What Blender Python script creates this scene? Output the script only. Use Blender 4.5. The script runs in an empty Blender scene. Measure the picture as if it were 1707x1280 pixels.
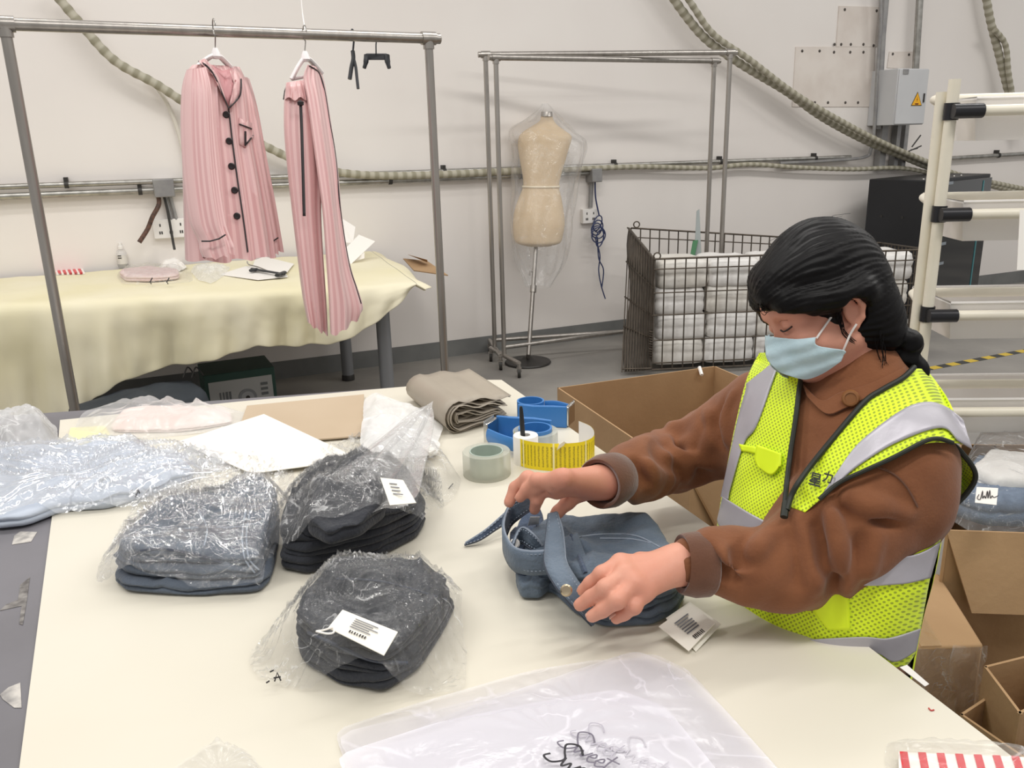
import bpy, bmesh, math, random
import numpy as np
from mathutils import Vector, Matrix
random.seed(7); np.random.seed(7)
scn = bpy.context.scene
COL = scn.collection
# ---------------------------------------------------------------- camera
F = 1380.0; PITCH = math.radians(16.4); ROLL = math.radians(1.5); CAMH = 1.57
R0 = np.array([1.0, 0, 0]); U0 = np.array([0, math.sin(PITCH), math.cos(PITCH)])
cD = np.array([0, math.cos(PITCH), -math.sin(PITCH)])
cR = R0 * math.cos(ROLL) - U0 * math.sin(ROLL)
cU = U0 * math.cos(ROLL) + R0 * math.sin(ROLL)
cC = np.array([0, 0, CAMH])
cam_d = bpy.data.cameras.new('camera'); cam = bpy.data.objects.new('camera', cam_d); COL.objects.link(cam)
cam_d.sensor_fit = 'HORIZONTAL'; cam_d.sensor_width = 36.0; cam_d.lens = 36.0 * F / 1707.0
cam_d.clip_start = 0.02
m = Matrix.Identity(4)
for i in range(3):
    m[i][0] = cR[i]; m[i][1] = cU[i]; m[i][2] = -cD[i]; m[i][3] = cC[i]
cam.matrix_world = m
scn.camera = cam
scn.view_settings.view_transform = 'Standard'; scn.view_settings.look = 'None'
scn.view_settings.gamma = 1.0; scn.view_settings.use_curve_mapping = False
scn.view_settings.exposure = 0.14
# ---------------------------------------------------------------- light: even hall light plus rows of ceiling tubes
world = bpy.data.worlds.new('hall'); scn.world = world; world.use_nodes = True
bg = world.node_tree.nodes['Background']
bg.inputs[0].default_value = (1.0, 0.98, 0.955, 1); bg.inputs[1].default_value = 0.43
def tube_lamp(loc, rz, L=1.5, W=0.16, power=55):
    d = bpy.data.lights.new('ceiling_tube_light', 'AREA'); d.shape = 'RECTANGLE'; d.size = L; d.size_y = W
    d.energy = power; d.color = (1.0, 0.975, 0.94)
    o = bpy.data.objects.new('ceiling_tube_light', d); COL.objects.link(o); o.location = loc; o.rotation_euler = (0, 0, rz)
for lx, ly in [(-2.6, 0.2), (-2.9, 3.0), (0.5, 0.4), (0.2, 3.4), (3.4, 0.8), (3.3, 4.2), (6.2, 5.5)]:
    tube_lamp((lx, ly, 4.3), 0.35, 2.4, 0.2, 45)

# ---------------------------------------------------------------- helpers
def ray(u, v): return cD + cR * (u - 853.5) / F - cU * (v - 640) / F
def P(u, v, z):
    d = ray(u, v); return cC + d * ((z - CAMH) / d[2])
def Q(u, v, dep): return cC + ray(u, v) * dep
def PV(base, v):
    """height on the vertical over base that is seen at image row v"""
    zs = np.linspace(0, 3, 1501); X = np.array([[base[0], base[1], z] for z in zs]) - cC; vv = 640 - F * (X @ cU) / (X @ cD)
    return float(zs[np.argmin(np.abs(vv - v))])
wallB = np.array([0, 6.32, 0.0]); wallW = np.array([.9187, .395, 0]); wallN = np.array([.395, -.9187, 0])
def WP(u, v, off=0.0):
    d = ray(u, v); return cC + d * (((wallB + wallN * off - cC) @ wallN) / (d @ wallN))
def WS(s, z, off=0.0): return wallB + wallW * s + wallN * off + np.array([0, 0, z])
def V3(*a): return np.array(a, float)
def lin(c):
    if isinstance(c, str):
        c = [int(c[i:i+2], 16) / 255 for i in (0, 2, 4)]
    return tuple(((x / 12.92) if x <= .04045 else ((x + .055) / 1.055) ** 2.4) for x in c[:3]) + (1.0,)

MATS = {}
def mat(name, col='808080', rough=.6, metal=0.0, col2=None, scale=8.0, bump=0.0, bscale=None, detail=6.0, spec=.5,
        stretch=None, sheen=0.0, aniso=0.0, coat=0.0, lo=.35, hi=.65, coord='Object', trans=0.0, sss=0.0):
    if name in MATS: return MATS[name]
    mt = bpy.data.materials.new(name); mt.use_nodes = True; MATS[name] = mt
    nt = mt.node_tree; b = nt.nodes['Principled BSDF']
    b.inputs['Base Color'].default_value = lin(col); b.inputs['Roughness'].default_value = rough
    b.inputs['Metallic'].default_value = metal; b.inputs['Specular IOR Level'].default_value = spec
    b.inputs['Sheen Weight'].default_value = sheen; b.inputs['Anisotropic'].default_value = aniso
    b.inputs['Coat Weight'].default_value = coat; b.inputs['Transmission Weight'].default_value = trans
    b.inputs['Subsurface Weight'].default_value = sss
    if sss: b.inputs['Subsurface Radius'].default_value = (.02, .008, .005)
    tc = nt.nodes.new('ShaderNodeTexCoord'); src = tc.outputs[coord]
    if stretch:
        mp = nt.nodes.new('ShaderNodeMapping'); mp.inputs['Scale'].default_value = stretch
        nt.links.new(src, mp.inputs[0]); src = mp.outputs[0]
    if col2:
        n = nt.nodes.new('ShaderNodeTexNoise'); n.inputs['Scale'].default_value = scale; n.inputs['Detail'].default_value = detail
        nt.links.new(src, n.inputs['Vector'])
        r = nt.nodes.new('ShaderNodeValToRGB')
        r.color_ramp.elements[0].position = lo; r.color_ramp.elements[1].position = hi
        r.color_ramp.elements[0].color = lin(col); r.color_ramp.elements[1].color = lin(col2)
        nt.links.new(n.outputs['Fac'], r.inputs[0]); nt.links.new(r.outputs[0], b.inputs['Base Color'])
    if bump:
        n = nt.nodes.new('ShaderNodeTexNoise'); n.inputs['Scale'].default_value = bscale or scale; n.inputs['Detail'].default_value = 4
        nt.links.new(src, n.inputs['Vector'])
        bp = nt.nodes.new('ShaderNodeBump'); bp.inputs['Strength'].default_value = bump; bp.inputs['Distance'].default_value = .01
        nt.links.new(n.outputs['Fac'], bp.inputs['Height']); nt.links.new(bp.outputs[0], b.inputs['Normal'])
    return mt

def plastic(name, tint='ffffff', milk=.10, rough=.12, bump=.5, bscale=18.0, gloss=1.0, crease=.0, cscale=9.0):
    """thin clear film: mostly see-through, fresnel gloss with crinkles, a little milky"""
    if name in MATS: return MATS[name]
    mt = bpy.data.materials.new(name); mt.use_nodes = True; MATS[name] = mt
    nt = mt.node_tree; N = nt.nodes; L = nt.links
    N.remove(N['Principled BSDF']); out = N['Material Output']
    tr = N.new('ShaderNodeBsdfTransparent'); gl = N.new('ShaderNodeBsdfGlossy'); df = N.new('ShaderNodeBsdfDiffuse'); tl = N.new('ShaderNodeBsdfTranslucent')
    gl.inputs['Roughness'].default_value = rough; df.inputs['Color'].default_value = lin(tint); tl.inputs['Color'].default_value = lin(tint)
    tc = N.new('ShaderNodeTexCoord'); n1 = N.new('ShaderNodeTexNoise'); n1.inputs['Scale'].default_value = bscale; n1.inputs['Detail'].default_value = 5
    n1.inputs['Distortion'].default_value = 1.6
    L.new(tc.outputs['Object'], n1.inputs['Vector'])
    bp = N.new('ShaderNodeBump'); bp.inputs['Strength'].default_value = bump; bp.inputs['Distance'].default_value = .015
    L.new(n1.outputs['Fac'], bp.inputs['Height'])
    L.new(bp.outputs[0], gl.inputs['Normal'])
    lw = N.new('ShaderNodeLayerWeight'); lw.inputs['Blend'].default_value = .32; L.new(bp.outputs[0], lw.inputs['Normal'])
    mul = N.new('ShaderNodeMath'); mul.operation = 'MULTIPLY_ADD'; mul.inputs[1].default_value = .24 * gloss; mul.inputs[2].default_value = .03 * gloss
    L.new(lw.outputs['Fresnel'], mul.inputs[0])
    md = N.new('ShaderNodeMixShader'); md.inputs[0].default_value = .25; L.new(df.outputs[0], md.inputs[1]); L.new(tl.outputs[0], md.inputs[2])
    m1 = N.new('ShaderNodeMixShader'); m1.inputs[0].default_value = milk
    if crease:   # whitened fold lines that also paint white highlight streaks into the film colour
        n2 = N.new('ShaderNodeTexNoise'); n2.inputs['Scale'].default_value = cscale; n2.inputs['Detail'].default_value = 3; n2.inputs['Distortion'].default_value = 2.2; L.new(tc.outputs['Object'], n2.inputs['Vector'])
        a1 = N.new('ShaderNodeMath'); a1.operation = 'SUBTRACT'; a1.inputs[1].default_value = .5; L.new(n2.outputs['Fac'], a1.inputs[0])
        a2 = N.new('ShaderNodeMath'); a2.operation = 'ABSOLUTE'; L.new(a1.outputs[0], a2.inputs[0])
        a3 = N.new('ShaderNodeMapRange'); a3.inputs[1].default_value = .0; a3.inputs[2].default_value = .022; a3.inputs[3].default_value = milk + crease; a3.inputs[4].default_value = milk; L.new(a2.outputs[0], a3.inputs[0])
        n3 = N.new('ShaderNodeTexNoise'); n3.inputs['Scale'].default_value = 14.0; L.new(tc.outputs['Object'], n3.inputs['Vector'])
        a4 = N.new('ShaderNodeMapRange'); a4.inputs[1].default_value = .43; a4.inputs[2].default_value = .56; L.new(n3.outputs['Fac'], a4.inputs[0])
        a5 = N.new('ShaderNodeMix'); L.new(a4.outputs[0], a5.inputs[0]); a5.inputs[2].default_value = milk; L.new(a3.outputs[0], a5.inputs[3]); L.new(a5.outputs[0], m1.inputs[0])
    L.new(tr.outputs[0], m1.inputs[1]); L.new(md.outputs[0], m1.inputs[2])
    m2 = N.new('ShaderNodeMixShader'); L.new(mul.outputs[0], m2.inputs[0]); L.new(m1.outputs[0], m2.inputs[1]); L.new(gl.outputs[0], m2.inputs[2])
    L.new(m2.outputs[0], out.inputs['Surface'])
    return mt

class MB:
    def __init__(s): s.v = []; s.f = []; s.mi = []; s.uv = None; s.cur = 0
    def add(s, vs, fs):
        b = len(s.v); s.v += [tuple(map(float, p)) for p in vs]; s.f += [tuple(b + i for i in f) for f in fs]; s.mi += [s.cur] * len(fs); return s
    def hexa(s, p):   # 8 points: bottom ring 0-3, top ring 4-7
        return s.add(p, [(3, 2, 1, 0), (4, 5, 6, 7), (0, 1, 5, 4), (1, 2, 6, 5), (2, 3, 7, 6), (3, 0, 4, 7)])
    def box(s, c, h, ax=None, ay=None, az=None):
        c = np.array(c, float); ax = np.array(ax if ax is not None else (1, 0, 0), float); ay = np.array(ay if ay is not None else (0, 1, 0), float)
        az = np.array(az if az is not None else (0, 0, 1), float); X, Y, Z = ax * h[0], ay * h[1], az * h[2]
        return s.hexa([c - X - Y - Z, c + X - Y - Z, c + X + Y - Z, c - X + Y - Z, c - X - Y + Z, c + X - Y + Z, c + X + Y + Z, c - X + Y + Z])
    def slab(s, quad, t, nrm=None):   # extruded polygon
        q = [np.array(p, float) for p in quad]
        if nrm is None:
            nrm = np.cross(q[1] - q[0], q[2] - q[0]); nrm /= np.linalg.norm(nrm)
        n = len(q); top = [p + np.array(nrm) * t for p in q]
        return s.add(q + top, [tuple(range(n))[::-1], tuple(range(n, 2 * n))] + [(i, (i + 1) % n, n + (i + 1) % n, n + i) for i in range(n)])
    def tube(s, path, r, seg=10, caps=True, closed=False, flat=None):
        pts = [np.array(p, float) for p in path]; n = len(pts)
        rs = r if isinstance(r, (list, tuple, np.ndarray)) else [r] * n
        T = []
        for i in range(n):
            a = pts[(i - 1) % n] if closed or i > 0 else pts[0]; b = pts[(i + 1) % n] if closed or i < n - 1 else pts[-1]
            t = b - a; T.append(t / (np.linalg.norm(t) + 1e-12))
        u = np.cross(T[0], (0, 0, 1.0))
        if np.linalg.norm(u) < 1e-3: u = np.cross(T[0], (1.0, 0, 0))
        u /= np.linalg.norm(u); vs = []
        for i in range(n):
            u = u - T[i] * (u @ T[i]); u /= np.linalg.norm(u) + 1e-12; w = np.cross(T[i], u)
            fl = flat or (1, 1)
            for k in range(seg):
                a = 2 * math.pi * k / seg; vs.append(pts[i] + (u * math.cos(a) * fl[0] + w * math.sin(a) * fl[1]) * rs[i])
        fs = []
        for i in range(n if closed else n - 1):
            j = (i + 1) % n
            for k in range(seg):
                k2 = (k + 1) % seg; fs.append((i * seg + k, i * seg + k2, j * seg + k2, j * seg + k))
        if caps and not closed: fs += [tuple(range(seg))[::-1], tuple(range((n - 1) * seg, n * seg))]
        return s.add(vs, fs)
    def lathe(s, c, prof, seg=24, ax=None, sx=1.0, sy=1.0, close=False):
        c = np.array(c, float); az = np.array(ax if ax is not None else (0, 0, 1), float); az /= np.linalg.norm(az)
        u = np.cross(az, (0, 1.0, 0)); u = u if np.linalg.norm(u) > 1e-3 else np.cross(az, (1.0, 0, 0)); u /= np.linalg.norm(u); w = np.cross(az, u)
        vs = [c + az * z + (u * math.cos(2 * math.pi * k / seg) * sx + w * math.sin(2 * math.pi * k / seg) * sy) * r for r, z in prof for k in range(seg)]
        n = len(prof); fs = []
        for i in range(n if close else n - 1):
            j = (i + 1) % n
            for k in range(seg): fs.append((i * seg + k, i * seg + (k + 1) % seg, j * seg + (k + 1) % seg, j * seg + k))
        if not close:
            if prof[0][0] > 1e-6: fs.append(tuple(range(seg))[::-1])
            if prof[-1][0] > 1e-6: fs.append(tuple(range((n - 1) * seg, n * seg)))
        return s.add(vs, fs)
    def grid(s, G, close_u=False):
        G = np.asarray(G, float); a, b = G.shape[:2]; fs = []
        for i in range(a - 1):
            for j in range(b if close_u else b - 1):
                j2 = (j + 1) % b; fs.append((i * b + j, i * b + j2, (i + 1) * b + j2, (i + 1) * b + j))
        return s.add(G.reshape(-1, 3), fs)
    def build(s, name, mt, parent=None, smooth=True, angle=40, bevel=0.0, solid=0.0, subd=0, uv=None, soff=1.0):
        me = bpy.data.meshes.new(name); me.from_pydata(s.v, [], s.f)
        mts = mt if isinstance(mt, (list, tuple)) else [mt]
        for x in mts: me.materials.append(x)
        if len(mts) > 1: me.polygons.foreach_set('material_index', s.mi)
        if uv is not None:
            ul = me.uv_layers.new(name='uv'); li = np.zeros(len(me.loops), np.int32); me.loops.foreach_get('vertex_index', li)
            ul.data.foreach_set('uv', np.asarray(uv, np.float32)[li].ravel())
        me.validate(); me.update()
        bm = bmesh.new(); bm.from_mesh(me); bmesh.ops.recalc_face_normals(bm, faces=bm.faces); bm.to_mesh(me); bm.free()
        if smooth:
            me.polygons.foreach_set('use_smooth', [True] * len(me.polygons)); me.set_sharp_from_angle(angle=math.radians(angle))
        o = bpy.data.objects.new(name, me); COL.objects.link(o)
        if parent is not None: o.parent = parent; o.matrix_parent_inverse = parent.matrix_basis.inverted()
        if solid: md = o.modifiers.new('solid', 'SOLIDIFY'); md.thickness = solid; md.offset = soff
        if bevel:
            md = o.modifiers.new('bevel', 'BEVEL'); md.width = bevel; md.segments = 2; md.limit_method = 'ANGLE'; md.angle_limit = math.radians(50)
        if subd: md = o.modifiers.new('subd', 'SUBSURF'); md.levels = subd; md.render_levels = subd
        return o
def tag(o, label, cat, group=None, kind=None):
    o['label'] = label; o['category'] = cat
    if group: o['group'] = group
    if kind: o['kind'] = kind
    return o
def struct(o): o['kind'] = 'structure'; return o
def thing(name, label, cat, loc, group=None):
    o = bpy.data.objects.new(name, None); COL.objects.link(o); o.location = tuple(map(float, loc)); o.empty_display_size = .1
    o.matrix_basis = Matrix.Translation(Vector(tuple(map(float, loc))))
    return tag(o, label, cat, group)
def spline(pts, n=12, closed=False):
    """Catmull-Rom through points"""
    p = [np.array(q, float) for q in pts]; N = len(p); out = []
    for i in range(N if closed else N - 1):
        g = lambda k: p[k % N] if closed else p[min(max(k, 0), N - 1)]
        a, b, c, d = g(i - 1), g(i), g(i + 1), g(i + 2)
        for t in np.linspace(0, 1, n, endpoint=False):
            out.append(.5 * (2 * b + (c - a) * t + (2 * a - 5 * b + 4 * c - d) * t * t + (3 * b - a - 3 * c + d) * t ** 3))
    if not closed: out.append(p[-1])
    return out
def vnoise(p, seed=0):
    """smooth value noise, p (...,2 or 3)"""
    p = np.asarray(p, float)
    if p.shape[-1] == 2: p = np.concatenate([p, np.zeros(p.shape[:-1] + (1,))], -1)
    i = np.floor(p).astype(np.int64); f = p - i; f = f * f * (3 - 2 * f)
    def h(a):
        n = (a[..., 0] * 73856093) ^ (a[..., 1] * 19349663) ^ (a[..., 2] * 83492791) ^ (seed * 2654435761)
        n = (n ^ (n >> 13)) * 1274126177; n = (n ^ (n >> 16)) & 0xffff
        return n / 32767.5 - 1
    r = 0
    for dx in (0, 1):
        for dy in (0, 1):
            for dz in (0, 1):
                w = (f[..., 0] if dx else 1 - f[..., 0]) * (f[..., 1] if dy else 1 - f[..., 1]) * (f[..., 2] if dz else 1 - f[..., 2])
                r = r + w * h(i + np.array([dx, dy, dz]))
    return r
def fbm(p, seed=0, o=3):
    r = 0; a = 1.0
    for k in range(o): r = r + a * vnoise(np.asarray(p) * 2 ** k, seed + k); a *= .5
    return r
# ================================================================ setting
M_floor = mat('concrete', '7f7c78', .55, col2='95918b', scale=1.6, bump=.15, bscale=30, detail=10, spec=.4)
b = MB(); b.add([(-7, -2, 0), (11, -2, 0), (11, 12, 0), (-7, 12, 0)], [(0, 1, 2, 3)])
struct(b.build('floor', M_floor, smooth=False))
M_wall = mat('white_wall', 'e8e2dd', .55, col2='eee9e4', scale=.7, bump=.06, bscale=3, spec=.3)
b = MB(); b.slab([WS(-7, 0, -.1), WS(11, 0, -.1), WS(11, 5, -.1), WS(-7, 5, -.1)], .1, wallN)
wall = struct(b.build('wall_back', M_wall, smooth=False))
b = MB(); b.slab([WS(-7, 0, .001), WS(11, 0, .001), WS(11, .125, .001), WS(-7, .125, .001)], .006, wallN)
struct(b.build('baseboard_back', mat('grey_band', '6f706f', .7, col2='7b7c7a', scale=5), smooth=False))
# riveted repair plates on the wall
M_plate = mat('plate', 'e4dcd4', .6, col2='dad0c7', scale=5, bump=.1, bscale=12)
M_rivet = mat('rivet', '4b4540', .6)
def plate(uvs, rivets, label, off):
    t = thing('repair_plate', label, 'plate', WP(uvs[0][0], uvs[0][1], 0), 'repair plates on the wall')
    b = MB(); b.slab([WP(u, v, .001) for u, v in uvs], off, wallN); b.build('sheet', M_plate, t, smooth=False)
    for (u, v) in rivets:
        b = MB(); b.lathe(WP(u, v, off), [(.012, 0), (.012, .004), (.006, .008)], 8, wallN); b.build('rivet', M_rivet, t)
plate([(1326, 78), (1458, 78), (1458, 178), (1320, 178)], [(1337, 85), (1366, 85), (1390, 87), (1417, 87), (1439, 87), (1358, 171), (1380, 171), (1409, 171), (1430, 171)], 'wide off-white metal repair plate with dark rivets below the small one', .006)
plate([(1398, 10), (1470, 12), (1462, 78), (1393, 78)], [(1408, 16), (1461, 18), (1391, 74), (1402, 74), (1418, 74), (1439, 74), (1456, 76)], 'small off-white metal repair plate near the top of the picture', .009)
plate([(1482, 86), (1521, 86), (1518, 115), (1478, 113)], [(1488, 90), (1515, 91)], 'narrow repair plate between the two vertical pipes', .006)
# conduits
M_pipe = mat('galvanised', 'b5b3ae', .35, .85, col2='989690', scale=20)
M_pipe2 = mat('grey_conduit', 'a09f9d', .45, .4, col2='8c8b8c', scale=12)
M_dark = mat('dark_metal', '3d3b39', .5, .4)
def conduit(z, s0, s1, r, label, clamps, dz=0.0, off=.045):
    t = thing('conduit', label, 'pipe', WS(s0, z, off))
    b = MB(); b.tube([WS(s0, z, off), WS((s0 + s1) / 2, z + dz / 2, off), WS(s1, z + dz, off)], r, 12); b.build('pipe', M_pipe, t)
    for s in clamps:
        zz = z + dz * (s - s0) / (s1 - s0)
        b = MB(); b.tube([WS(s + .012 * k, zz, off) for k in (-1, 1)], r * 1.25, 12); b.box(WS(s, zz + r * 1.6, off * .5), (.012, off * .5, r * .9), wallW, wallN)
        b.build('clamp', M_dark, t)
conduit(1.392, -5.2, 3.3, .017, 'upper galvanised conduit running along the white wall', [-3.9, -2.9, -1.75, -.5, .9, 1.9, 2.9], -.04)
conduit(1.335, -5.2, .72, .02, 'lower galvanised conduit running along the white wall', [-3.3, -2.5, -.9, .1], -.02)
conduit(1.30, 4.35, 9.0, .02, 'conduit on the wall behind the white bin rack', [5.2, 6.4], .05)
def wirecurve(name, pts, r, mt, label, cat, n=10, seg=8, group=None):
    b = MB(); b.tube(spline(pts, n), r, seg); o = b.build(name, mt); return tag(o, label, cat, group)
# junction boxes
def jbox(u, v, sx, sz, label):
    t = thing('junction_box', label, 'box', WP(u, v, 0), 'junction boxes on the conduits')
    c = WP(u, v, .05); b = MB(); b.box(c, (sx, .05, sz), wallW, wallN); b.build('body', M_pipe2, t, bevel=.004)
    b = MB(); b.box(c + wallN * .053, (sx * .94, .003, sz * .94), wallW, wallN); b.build('cover', M_pipe2, t, bevel=.002)
    return t
jbox(273, 313, .06, .055, 'grey junction box on the conduits left of the pink shirt')
jbox(990, 292, .045, .05, 'grey junction box on the conduits right of the dress form')
M_white = mat('white_plastic', 'efece8', .4)
def socket(u, v, n, w, h, label):
    t = thing('wall_socket', label, 'socket', WP(u, v, 0)); c = WP(u, v, .02)
    b = MB(); b.box(c, (w, .02, h), wallW, wallN); b.build('plate', M_white, t, bevel=.004)
    for i in range(n):
        for k, (dz, dx) in enumerate([(.3, 0), (-.3, -.18), (-.3, .18)]):
            b = MB(); x = (i - (n - 1) / 2) * 2 * w / n * .9
            b.box(c + wallW * (x + dx * w / n) + V3(0, 0, dz * h * 1.3) + wallN * .0205, (.004, .001, .009), wallW, wallN); b.build('slot', M_dark, t, smooth=False)
socket(293, 380, 4, .135, .06, 'white four-gang wall socket behind the pink shirt')
socket(982, 360, 2, .065, .055, 'white double wall socket below the junction box by the dress form')
b = MB()
for s in (-1, 1): b.tube([WP(278 + 4 * s, 322, .03), WP(290 + 4 * s, 366, .03)], .012, 8)
tag(b.build('conduit_drop', M_pipe2), 'pair of short grey conduits dropping to the left wall socket', 'pipe')
b = MB(); b.tube([WP(986, 302, .03), WP(984, 346, .03)], .018, 8)
tag(b.build('conduit_drop', M_pipe2), 'short grey conduit dropping to the socket near the dress form', 'pipe')
wirecurve('power_cord', [WP(272, 322, .05), WP(279, 350, .06), WP(288, 400, .08), WP(291, 416, .1)], .008, M_dark, 'black cord hanging from the left junction box', 'cord')
M_brownc = mat('twisted_wire', '6a4a3c', .6, col2='40302a', scale=60)
wirecurve('twisted_cable', [WP(262, 322, .05), WP(265, 340, .07), WP(254, 362, .08), WP(246, 382, .08), WP(232, 404, .09)], .014, M_brownc, 'brown twisted cable stub hanging left of the sockets', 'cable')
M_blue = mat('blue_cable', '2f3a63', .5)
t = thing('cable_coil', 'dark blue network cable coiled and hanging below the double socket', 'cable', WP(995, 370, 0))
b = MB(); b.tube(spline([WP(992, 302, .06), WP(993, 330, .06), WP(999, 360, .06)], 8), .006, 6); b.build('lead', M_blue, t)
for k in range(6):
    c = WP(997 + random.uniform(-3, 3), 372 + k * 5, .06 + .012 * k); rx = random.uniform(.03, .062); rz = random.uniform(.045, .07); a0 = random.uniform(-.5, .5)
    b = MB(); b.tube([c + wallW * (math.cos(a) * rx * math.cos(a0) - math.sin(a) * rz * math.sin(a0)) + V3(0, 0, math.cos(a) * rx * math.sin(a0) + math.sin(a) * rz * math.cos(a0)) for a in np.linspace(0, 2 * math.pi, 28)[:-1]], .005, 6, closed=True); b.build('loop', M_blue, t)
b = MB(); b.tube(spline([WP(992, 395, .07), WP(1000, 425, .06), WP(998, 450, .06), WP(1002, 475, .07), WP(1009, 498, .08)], 8), .005, 6); b.build('tail', M_blue, t)
b = MB(); b.tube(spline([WP(996, 395, .07), WP(998, 430, .07), WP(1006, 450, .07), WP(1003, 480, .08)], 8), .005, 6); b.build('tail', M_blue, t)
# corrugated hoses
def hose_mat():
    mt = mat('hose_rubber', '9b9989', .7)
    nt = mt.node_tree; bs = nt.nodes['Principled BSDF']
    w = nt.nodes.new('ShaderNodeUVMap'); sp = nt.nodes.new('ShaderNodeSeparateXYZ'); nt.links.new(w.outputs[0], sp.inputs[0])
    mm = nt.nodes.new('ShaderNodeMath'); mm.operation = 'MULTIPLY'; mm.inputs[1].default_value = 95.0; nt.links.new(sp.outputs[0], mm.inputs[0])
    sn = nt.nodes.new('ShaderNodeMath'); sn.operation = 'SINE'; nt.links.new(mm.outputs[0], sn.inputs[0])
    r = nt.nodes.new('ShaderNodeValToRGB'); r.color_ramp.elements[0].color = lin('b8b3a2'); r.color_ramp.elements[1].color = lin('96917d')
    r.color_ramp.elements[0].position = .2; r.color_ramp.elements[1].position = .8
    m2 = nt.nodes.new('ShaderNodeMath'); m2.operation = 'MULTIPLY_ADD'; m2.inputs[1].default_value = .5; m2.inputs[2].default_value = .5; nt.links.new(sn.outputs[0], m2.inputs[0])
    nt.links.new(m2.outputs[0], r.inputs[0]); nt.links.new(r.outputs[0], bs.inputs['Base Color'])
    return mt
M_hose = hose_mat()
def hose(pts, r, label, n=30):
    path = spline([WP(u, v, o) for u, v, o in pts], n)
    # resample evenly and give it ribs
    L = np.concatenate([[0], np.cumsum([np.linalg.norm(path[i + 1] - path[i]) for i in range(len(path) - 1)])])
    S = np.arange(0, L[-1], .0165); pp = np.array(path); ev = np.stack([np.interp(S, L, pp[:, k]) for k in range(3)], 1)
    rr = [r * (1 + .07 * math.sin(s * 95.0)) for s in S]
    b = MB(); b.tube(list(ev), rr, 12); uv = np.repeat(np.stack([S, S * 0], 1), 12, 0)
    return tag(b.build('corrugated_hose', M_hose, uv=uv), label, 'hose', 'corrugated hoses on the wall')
hose([(80, -25, .12), (130, 35, .12), (190, 100, .12), (260, 140, .12), (320, 178, .1), (420, 232, .1), (500, 270, .09), (570, 288, .08), (650, 293, .07), (760, 290, .07), (880, 284, .07)], .026, 'long corrugated hose sagging from upper left behind the pink pajamas')
hose([(880, 287, .08), (1000, 280, .075), (1080, 278, .075), (1180, 280, .075), (1250, 274, .075), (1330, 279, .075), (1420, 282, .075), (1500, 280, .08), (1560, 290, .08), (1640, 300, .06)], .019, 'thin corrugated hose lying along the conduit behind the wire cage')
hose([(1105, -30, .14), (1140, 22, .13), (1180, 68, .13), (1240, 110, .12), (1310, 152, .12), (1370, 195, .12), (1440, 233, .12), (1500, 258, .12), (1560, 282, .1), (1640, 305, .09), (1740, 330, .08)], .032, 'thick corrugated hose sweeping down from the top towards the electrical box')
hose([(1130, -30, .2), (1155, 10, .2), (1190, 58, .19), (1250, 100, .19), (1330, 160, .2), (1420, 212, .2), (1480, 242, .19), (1545, 270, .16), (1600, 292, .12), (1720, 318, .1)], .024, 'second corrugated hose lying just above the thick one', 30)
hose([(1640, -30, .1), (1650, 30, .1), (1665, 90, .1), (1680, 150, .1), (1690, 185, .1), (1705, 230, .1)], .034, 'thick corrugated hose hanging down at the upper right')
hose([(1658, 50, .16), (1676, 75, .16), (1681, 120, .16), (1688, 160, .16), (1694, 200, .16)], .024, 'short thin hose branching beside the upper right hose')
wirecurve('thin_cable', [WP(250, 130, .04), WP(280, 175, .03), WP(300, 230, .03), WP(315, 300, .03)], .012, mat('cream_cable', 'd5cfc4', .6), 'thin cream cable branching down from the left hose', 'cable')
wirecurve('ceiling_wire', [Q(501, -20, 3.1), Q(504, 20, 3.1), Q(509, 52, 3.08)], .0022, M_white, 'thin white wire rising above the trouser hanger', 'wire')
# vertical pipes and electrical box
b = MB(); b.tube([WP(1478, -30, .06), WP(1470, 60, .06), WP(1462, 215, .06)], .033, 12); tag(b.build('vertical_pipe', M_pipe2), 'grey vertical conduit entering the electrical box on its left', 'pipe')
b = MB(); b.tube([WP(1535, -30, .08), WP(1526, 118, .08)], .03, 12); tag(b.build('vertical_pipe', M_pipe), 'light metal vertical conduit entering the electrical box on its right', 'pipe')
b = MB(); b.tube(spline([WP(1467, -30, .11), WP(1468, 40, .11), WP(1463, 110, .1), WP(1458, 205, .1), WP(1452, 248, .1), WP(1440, 262, .08), WP(1380, 268, .06), WP(1300, 272, .06)], 10), .014, 8)
tag(b.build('vertical_cable', M_pipe2), 'dark cable bending round below the electrical box onto the conduit', 'cable')
b = MB()
for u in (1470, 1493, 1506): b.box((WP(u, 208, .05) + WP(u - 2, 280, .05)) / 2, (.035 if u == 1470 else .022, .03, .19), wallW, wallN)
tag(b.build('cable_trunking', M_pipe2, smooth=False), 'grey cable trunking running down from the electrical box', 'trunking')
M_ebox = mat('box_grey', 'c9cacb', .45, col2='c2c3c5', scale=3)
t = thing('electrical_box', 'light grey electrical box with yellow warning triangle on its door', 'box', WP(1500, 205, 0))
e0 = WP(1468, 113, .0); tl = WP(1499, 114, .3); tr = WP(1549, 114, .3); bl_ = WP(1491, 208, .3); br = WP(1541, 208, .3)
zt, zb = (tl[2] + tr[2]) / 2, (bl_[2] + br[2]) / 2; sL = ((tl + bl_) / 2 - wallB) @ wallW; sR = ((tr + br) / 2 - wallB) @ wallW
cs, cz, hw, hz = (sL + sR) / 2, (zt + zb) / 2, (sR - sL) / 2, (zt - zb) / 2
b = MB(); b.box(WS(cs, cz, .145), (hw, .145, hz), wallW, wallN); b.build('body', M_ebox, t, bevel=.006)
b = MB(); b.box(WS(cs, cz, .296), (hw * .97, .006, hz * .97), wallW, wallN); b.build('door', M_ebox, t, bevel=.004)
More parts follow.
